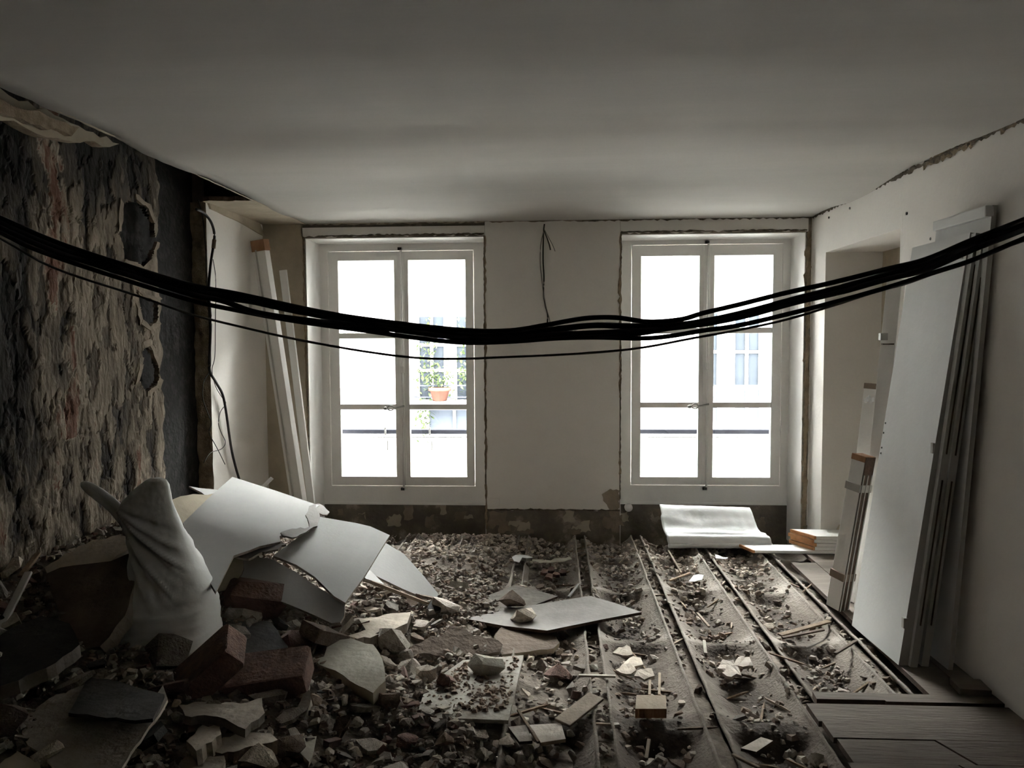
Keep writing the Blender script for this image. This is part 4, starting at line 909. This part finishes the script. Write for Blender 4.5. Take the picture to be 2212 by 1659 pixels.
def post(label, b0, b1, t0, t1, xt, dep, side, name='timber_post', zb=.026):
    """square timber: front face between pixel corners, depth dep behind it"""
    B0, B1, T0, T1 = hitZ(*b0, zb), hitZ(*b1, zb), hitX(*t0, xt), hitX(*t1, xt + .07)
    w_ = (B1 - B0).length; T1 = T0 + (B1 - B0).normalized() * ((T1 - T0).length)
    n = (B1 - B0).cross(T0 - B0).normalized(); n = -n if n.dot(CAM - B0) < 0 else n
    root = empty(name, B0); tag(root, label, 'timber')
    bk = V((.35, 1, 0)).normalized() * dep * .3 - n * dep * .7
    rel(MB().hexa([B0, B1, B1 + bk, B0 + bk], [T0, T1, T1 + bk, T0 + bk]).build('post_body', 'paint_white', None, bevel=.003), root)
    return root, B0, B1, T0, T1, n, bk
# tall narrow casing with a small hinge
def box_post(label, b, t, wd, th, wdir, top=None, m='paint_white', side=None):
    b = V(b); t = V(t); root = empty('timber_post', b); tag(root, label, 'timber')
    o = beam('post_body', None, None, b, t, wd, th, wdir, m); o.location -= root.location; o.parent = root
    ax = (t - b).normalized(); wv = V(wdir); wv = (wv - ax * wv.dot(ax)).normalized(); tv = ax.cross(wv)
    if side:
        s = wd / 2 + .002; c = wv * s
        o = beam('bare_side', None, None, b + c, t + c, .004, th * .96, tuple(wv), side, 0); o.location -= root.location; o.parent = root
    if top:
        o = beam('bare_top', None, None, t - ax * .03, t + ax * .003, wd + .004, th + .004, wdir, top); o.location -= root.location; o.parent = root
    return root, b, t, ax, wv, tv
FW = (.45, -.9, 0)
R1 = box_post('tall narrow white casing leaning between the niche and the cupboard door', hitZ(1864, 1318, .026), hitX(1936, 604, 1.90), .10, .03, FW)
p = R1[1] + (R1[2] - R1[1]) * .83
o = MB().box(p.x - .07, p.x - .03, p.y - .04, p.y - .01, p.z - .02, p.z + .02).build('hinge', 'latch_metal', None, bevel=.003); rel(o, R1[0])
o = MB().box(p.x - .06, p.x + .03, p.y - .045, p.y - .02, p.z - .045, p.z - .037).build('panel_joint', 'dark_wood'); rel(o, R1[0])
R2 = box_post('chest-high white timber with a chipped top and bare brown side, leaning by the niche', hitZ(1836, 1296, .026), hitX(1890, 830, 1.87), .105, .05, FW, 'tape', 'paint_white', 'dark_wood')
p = R2[2] - R2[3] * .10
for k in range(5):
    q = p + R2[4] * (-.025 + .012 * k) + R2[3] * (.01 * ((k * 7) % 3)) - R2[5] * .031
    q2 = p + R2[4] * (-.025 + .012 * k) + R2[3] * (.01 * ((k * 7) % 3)) + R2[5] * .031
    for z_ in (q, q2): rel(MB().box(z_.x - .006, z_.x + .008, z_.y - .003, z_.y + .003, z_.z - .014, z_.z + .012).build('paint_flake', 'plastic_white'), R2[0])
R3 = box_post('waist-high white timber with fluted side and tape round it, nearest the boards', hitZ(1808, 1312, .026), hitX(1866, 984, 1.72), .092, .075, FW, 'raw_wood', 'paint_white', 'dark_wood')
for f_, m_ in ((.22, 'tape'), (.80, 'edge_grey')):
    p = R3[1] + (R3[2] - R3[1]) * f_; o = beam('tape_band', None, None, p - R3[3] * .022, p + R3[3] * .022, .102, .095, FW, m_); o.location -= R3[0].location; o.parent = R3[0]
for k in range(3):
    c = R3[4] * .050 + R3[5] * (-.03 + .03 * k); o = beam('flute', None, None, R3[1] + c, R3[2] + c - R3[3] * .1, .008, .008, FW, 'edge_grey', .002); o.location -= R3[0].location; o.parent = R3[0]

# ------------------------------------------------------------------ boards and wrapping at the foot of the right window
def hboard(label, near, far, xr, z0, t, yn, yf, group=None):
    root = empty('painted_board', (near, yn, z0)); tag(root, label, 'board', group)
    def q(x0, x1, x2, x3, z): return [(x0, yn, z), (x1, yn, z), (x2, yf, z), (x3, yf, z)]
    o = MB().hexa(q(near + .012, xr, xr, far + .012, z0), q(near + .012, xr, xr, far + .012, z0 + t)).build('board_face', 'paint_white', None, bevel=.002); rel(o, root)
    o = MB().hexa(q(near, near + .014, far + .014, far, z0), q(near, near + .014, far + .014, far, z0 + t)).build('sawn_end', 'orange_wood', None); rel(o, root)
zz = .027
hboard('long flat white board with an orange sawn end, lying under the short stack', 1.42, 1.36, 2.30, zz, .02, 5.46, 5.62); zz += .022
names = ['lowest', 'second', 'third', 'topmost']
for k in range(4):
    off = (.0, .012, -.006, .008)[k]
    hboard('%s white board of the short orange-ended stack by the niche' % names[k], 1.845 + off, 1.735 + off, 2.36, zz, .024, 5.47, 5.67, 'stacked white boards by the niche'); zz += .026
def sheet():
    prof = [(5.975, .245), (5.93, .225), (5.84, .165), (5.77, .118), (5.715, .098), (5.665, .085), (5.635, .055), (5.645, .022), (5.69, .004), (5.78, .0), (5.9, .0), (5.97, .002)]
    PR = smoothpath([(0, a, b) for a, b in prof], 4); nx = 44; x0, x1 = .83, 1.55
    def pt(u, v):
        i = v * (len(PR) - 1); p = PR[min(int(round(i)), len(PR) - 1)]; x = x0 + (x1 - x0) * u
        sh = .10 * max(0, .2 - u) * (1 if .15 < v < .8 else .2) + .14 * max(0, u - .82) * (1 if v < .35 else -.7)
        x += .14 * (v - .25) * (1 if v > .25 else .3) * (.5 if u < .3 else 1) - sh * .6
        wr_ = .003 * noise.noise(V((u * 4, v * 16, 1))) + .002 * noise.noise(V((u * 16, v * 6, 3))) + (.006 * sin(v * 42) if v > .4 else 0)
        k = 1 - .35 * u * (1 if v < .5 else .4); cr = .004 * (1 - abs(noise.noise(V((u * 3 + v, v * 9, 8)))) * 2)
        return (x, p.y - wr_ - cr * .6 + .05 * (u - .5) * .4, .006 + max(0, p.z * (1.02 - .10 * u) + wr_ * (p.z > .01)))
    o = grid('folded_sheet', pt, nx, len(PR) - 1, 'plastic_white', None, True)
    md = o.modifiers.new('thickness', 'SOLIDIFY'); md.thickness = .012; md.offset = -1
    return tag(o, 'folded white plastic sheeting heaped below the right-hand window', 'plastic sheet')
sheet()

# ------------------------------------------------------------------ cables and wires
CB = {
 'c1': [(0, 470), (100, 514), (200, 550), (400, 612), (520, 636), (700, 675), (850, 697), (1000, 713), (1100, 714), (1180, 702), (1260, 688), (1330, 686), (1400, 695), (1470, 690), (1520, 676), (1600, 657), (1700, 632), (1800, 610), (1920, 580), (2000, 560), (2100, 518), (2212, 474)],
 'c2': [(0, 482), (100, 526), (200, 560), (400, 622), (520, 646), (640, 672), (750, 690), (850, 703), (1000, 722), (1100, 724), (1200, 711), (1280, 703), (1340, 704), (1430, 705), (1520, 694), (1620, 672), (1720, 645), (1820, 620), (1920, 592), (2000, 568), (2100, 527), (2212, 484)],
 'c3': [(0, 492), (100, 536), (200, 570), (400, 632), (480, 650), (560, 676), (700, 696), (850, 712), (1000, 730), (1100, 730), (1200, 723), (1300, 718), (1400, 713), (1520, 700), (1620, 680), (1720, 653), (1820, 630), (1920, 602), (2000, 583), (2100, 540), (2212, 496)],
 'c4': [(0, 478), (100, 528), (200, 566), (400, 628), (560, 655), (700, 684), (850, 706), (1000, 718), (1100, 719), (1200, 719), (1290, 723), (1380, 720), (1460, 706), (1560, 688), (1700, 656), (1820, 625), (1900, 604), (2000, 576), (2100, 536), (2212, 490)],
 'c5': [(0, 502), (60, 532), (140, 562), (250, 598), (410, 648), (520, 672), (640, 694), (800, 716), (900, 730), (1000, 740), (1100, 738), (1200, 731), (1290, 729), (1380, 731), (1440, 727), (1520, 714), (1600, 702), (1720, 674), (1820, 648), (1920, 620), (2020, 588), (2100, 562), (2212, 515)],
 'c6': [(0, 515), (120, 580), (300, 640), (410, 678), (520, 706), (640, 733), (780, 758), (900, 773), (1000, 775), (1100, 771), (1250, 764), (1380, 752), (1500, 730), (1600, 712), (1700, 690), (1800, 660), (1900, 628), (1960, 612), (2060, 575), (2140, 545), (2212, 520)]}
CL = {'c1': 'uppermost black cable of the sagging bundle across the room', 'c2': 'thick black cable in the middle of the sagging bundle', 'c3': 'black cable along the lower side of the sagging main bundle',
      'c4': 'black cable at the back of the sagging bundle', 'c5': 'lowest black cable, hanging just below the sagging bundle', 'c6': 'thin grey wire sagging below all the black cables'}
for k, (nm, P) in enumerate(CB.items()):
    yc = 2.0 + (.0, .012, -.006, .022, .004, .03)[k]; pts = [hitY(a, b, yc) for a, b in P]
    d0 = (pts[0] - pts[1]).normalized(); d1_ = (pts[-1] - pts[-2]).normalized()
    s0 = (-2.37 - pts[0].x) / d0.x; s1 = (XR - .005 - pts[-1].x) / d1_.x
    pts = [pts[0] + d0 * s0 + V((0, 0, .02))] + [pts[0] + d0 * s0 * .5] + pts + [pts[-1] + d1_ * s1 * .5, pts[-1] + d1_ * s1]
    rad = (.0066, .0082, .0074, .0074, .0064, .0033)[k]
    o = MB().tube(smoothpath(pts, 6), rad, 10).build('hanging_cable' if k < 5 else 'hanging_wire', 'cable_black' if k < 5 else 'wire_grey', None, True)
    tag(o, CL[nm], 'cable' if k < 5 else 'wire', 'cables hung across the room' if k < 5 else None)
def wire(name, label, P, x=None, y=None, rad=.003, m='wire_dark', cat='wire', parent=None):
    pts = smoothpath([hitX(a, b, x) if x is not None else hitY(a, b, y) for a, b in P], 5)
    o = MB().tube(pts, rad, 7).build(name, m, parent, True)
    return tag(o, label, cat) if label else o
wire('loose_cable', 'grey flexible cable hanging down the white alcove wall', [(424, 452), (440, 460), (456, 480), (463, 505), (461, 530), (455, 570), (451, 620), (453, 660), (455, 700), (453, 760), (453, 800), (466, 825), (480, 850), (487, 880), (494, 930), (500, 970), (508, 1005), (517, 1036)], x=XL + .03, rad=.009, cat='cable')
wire('loose_wire', 'hair-thin wire dangling left of the alcove cable', [(428, 430), (438, 470), (444, 540), (446, 600), (452, 700), (455, 790), (440, 825), (438, 860), (448, 890), (457, 915), (452, 935), (470, 970), (486, 1003)], x=XL + .02, rad=.0028)
wire('loose_wire', 'hair-thin wire looping right of the alcove cable', [(460, 560), (466, 605), (465, 700), (464, 770), (458, 800), (466, 835), (482, 862), (488, 872), (476, 890), (472, 915), (478, 935), (487, 955), (478, 970), (455, 978), (440, 1000)], x=XL + .022, rad=.0026)
o = MB().tube([hitX(463, 518, XL + .035), hitX(461, 536, XL + .035)], .014, 8).build('cable_clip', 'chip', None, True); tag(o, 'pale clip holding the alcove cable', 'clip')
wire('loose_wire', 'long thin twin wire hanging from the ceiling between the windows', [(1176, 484), (1174, 505), (1173, 560), (1175, 600), (1174, 635), (1178, 660), (1183, 680), (1182, 702)], y=YB - .03, rad=.0055)
wire('loose_wire', 'pale thin wire hanging beside the twin wire between the windows', [(1174, 500), (1168, 530), (1167, 570), (1170, 600), (1174, 635), (1180, 665), (1187, 690), (1188, 705)], y=YB - .035, rad=.0035, m='wire_grey')
wire('loose_wire', 'short stiff wire end sticking out to the right under the ceiling', [(1175, 498), (1182, 515), (1187, 530), (1189, 540)], y=YB - .05, rad=.005)
wire('loose_wire', 'short curled wire end beside the stiff one under the ceiling', [(1176, 496), (1186, 515), (1194, 530), (1199, 543)], y=YB - .06, rad=.003, m='wire_grey')
# socket traces
p = hitY(1068, 1085, YB - .02)
so = MB().box(p.x - .04, p.x + .04, p.y, p.y + .01, p.z - .033, p.z + .033).build('socket_plate', 'wall_white', None, bevel=.003); tag(so, 'square painted-over socket plate low on the pier between the windows', 'socket'); to_origin(so)
p = hitY(1358, 1097, YF - .03)
so = MB().tube([p + V((0, .04, 0)), p, p - V((0, .012, 0))], [.034, .034, .022], 16).build('round_socket', 'paint_white', None, True); tag(so, 'round white socket cap beneath the right-hand window', 'socket'); to_origin(so)

# ------------------------------------------------------------------ outside: guard rails and the houses across the street
for k, (x0, x1, lab) in enumerate(((ax0, ax1, 'grey guard rail outside the left-hand window'), (bx0, bx1, 'grey guard rail outside the right-hand window'))):
    zr = hitY((870, 1525)[k], (932, 932)[k], 6.72).z; root = empty('guard_rail', ((x0 + x1) / 2, 6.72, zr)); tag(root, lab, 'railing')
    rel(MB().box(x0 - .2, x1 + .2, 6.70, 6.74, zr - .020, zr + .018).build('top_bar', 'rail_grey', None, bevel=.004), root)
    rel(MB().box(x0 - .2, x1 + .2, 6.715, 6.725, zr - .055, zr - .048).build('lower_bar', 'frame_far'), root)
    for px in ((832, 928) if k == 0 else ()):
        q = hitY(px, 932, 6.69); rel(MB().box(q.x - .008, q.x + .008, 6.685, 6.70, zr - .03, zr + .04).build('bracket', 'frame_far'), root)
        rel(MB().box(q.x + .012, q.x + .022, 6.70, 6.71, zr - .17, zr - .08).build('baluster', 'frame_far'), root)
YO = 15.0
hb = empty('facade_house', (0, YO, -3.2)); tag(hb, 'bleached white house front across the street', 'building')
def hpart(mb, nm, m, par=hb): o = mb.build(nm, m); o.data.transform(Matrix.Translation(-hb.location)); o.parent = par; return o
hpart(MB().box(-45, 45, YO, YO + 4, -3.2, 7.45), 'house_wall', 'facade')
def fwin(x0, x1, y0, y1, bars, m='pane_far', inset=True):
    a = hitY(x0, y1, YO); b = hitY(x1, y0, YO)
    f = hpart(MB().box(a.x, b.x, YO - .02, YO + .02, a.z, b.z), 'window_opening', m)
    for q in bars:
        z = hitY((x0 + x1) / 2, q, YO).z; hpart(MB().box(a.x, b.x, YO - .05, YO - .021, z - .03, z + .03), 'window_bar', 'frame_far', f)
    for t_ in (.0, .5, 1): xx = a.x + (b.x - a.x) * t_; hpart(MB().box(xx - .03, xx + .03, YO - .06, YO - .021, a.z, b.z), 'window_bar', 'frame_far', f)
fwin(905, 962, 684, 862, (745, 800)); fwin(985, 1040, 684, 862, (745, 800)); fwin(1582, 1642, 676, 832, (760,)); fwin(1500, 1552, 676, 832, (760,))
fwin(1582, 1642, 842, 912, (874,), 'shutter_far'); fwin(1520, 1552, 842, 912, (874,), 'shutter_far'); fwin(925, 1040, 884, 930, (), 'shutter_far')
for yy in (833, 858):
    for (x0, x1) in ((735, 765), (885, 1030), (1480, 1665)):
        a = hitY(x0, yy, YO - .3); b = hitY(x1, yy, YO - .3); hpart(MB().box(a.x, b.x, YO - .31, YO - .29, a.z - .012, a.z + .012), 'balcony_rail', 'rail_grey')
p = hitY(950, 866, YO - .35)
pot = empty('potted_plant', p); tag(pot, 'terracotta pot of trailing greenery on the balcony across the street', 'plant')
hpart(MB().box(p.x - .9, p.x + .9, YO - .5, YO, p.z - .16, p.z - .0), 'balcony_ledge', 'facade')
rel(MB().tube([p, p + V((0, 0, .20)), p + V((0, 0, .20)), p + V((0, 0, .26))], [.13, .19, .22, .22], 14).build('pot', 'terracotta', None, True), pot)
def leaves(nm, c, n, sx, sz, seed, par):
    q = random.Random(seed); vs = []; fs = []
    for i in range(n):
        a = c + V((q.gauss(0, sx), q.gauss(0, .08), q.gauss(0, sz))); s = q.uniform(.03, .07); d = V((q.gauss(0, 1), q.gauss(0, 1), q.gauss(0, 1))).normalized(); e = d.cross(V((0, 0, 1))).normalized()
        b = len(vs); vs += [tuple(a - d * s), tuple(a + e * s * .5), tuple(a + d * s), tuple(a - e * s * .5)]; fs.append((b, b + 1, b + 2, b + 3))
    o = mesh(nm, vs, fs, 'leaf'); o.data.transform(Matrix.Translation(-par.location)); o.parent = par; return o
leaves('foliage', p + V((-.05, 0, .45)), 260, .28, .16, 5, pot); leaves('foliage', p + V((-.25, .2, .9)), 160, .10, .40, 6, pot); leaves('foliage', p + V((.42, .2, .8)), 90, .05, .35, 8, pot)
leaves('foliage', p + V((-.33, 0, -.32)), 160, .10, .20, 7, pot)
struct(MB().box(-60, 60, 6.62, YO, -3.4, -3.2).build('street', 'paving'), 'street between the houses')
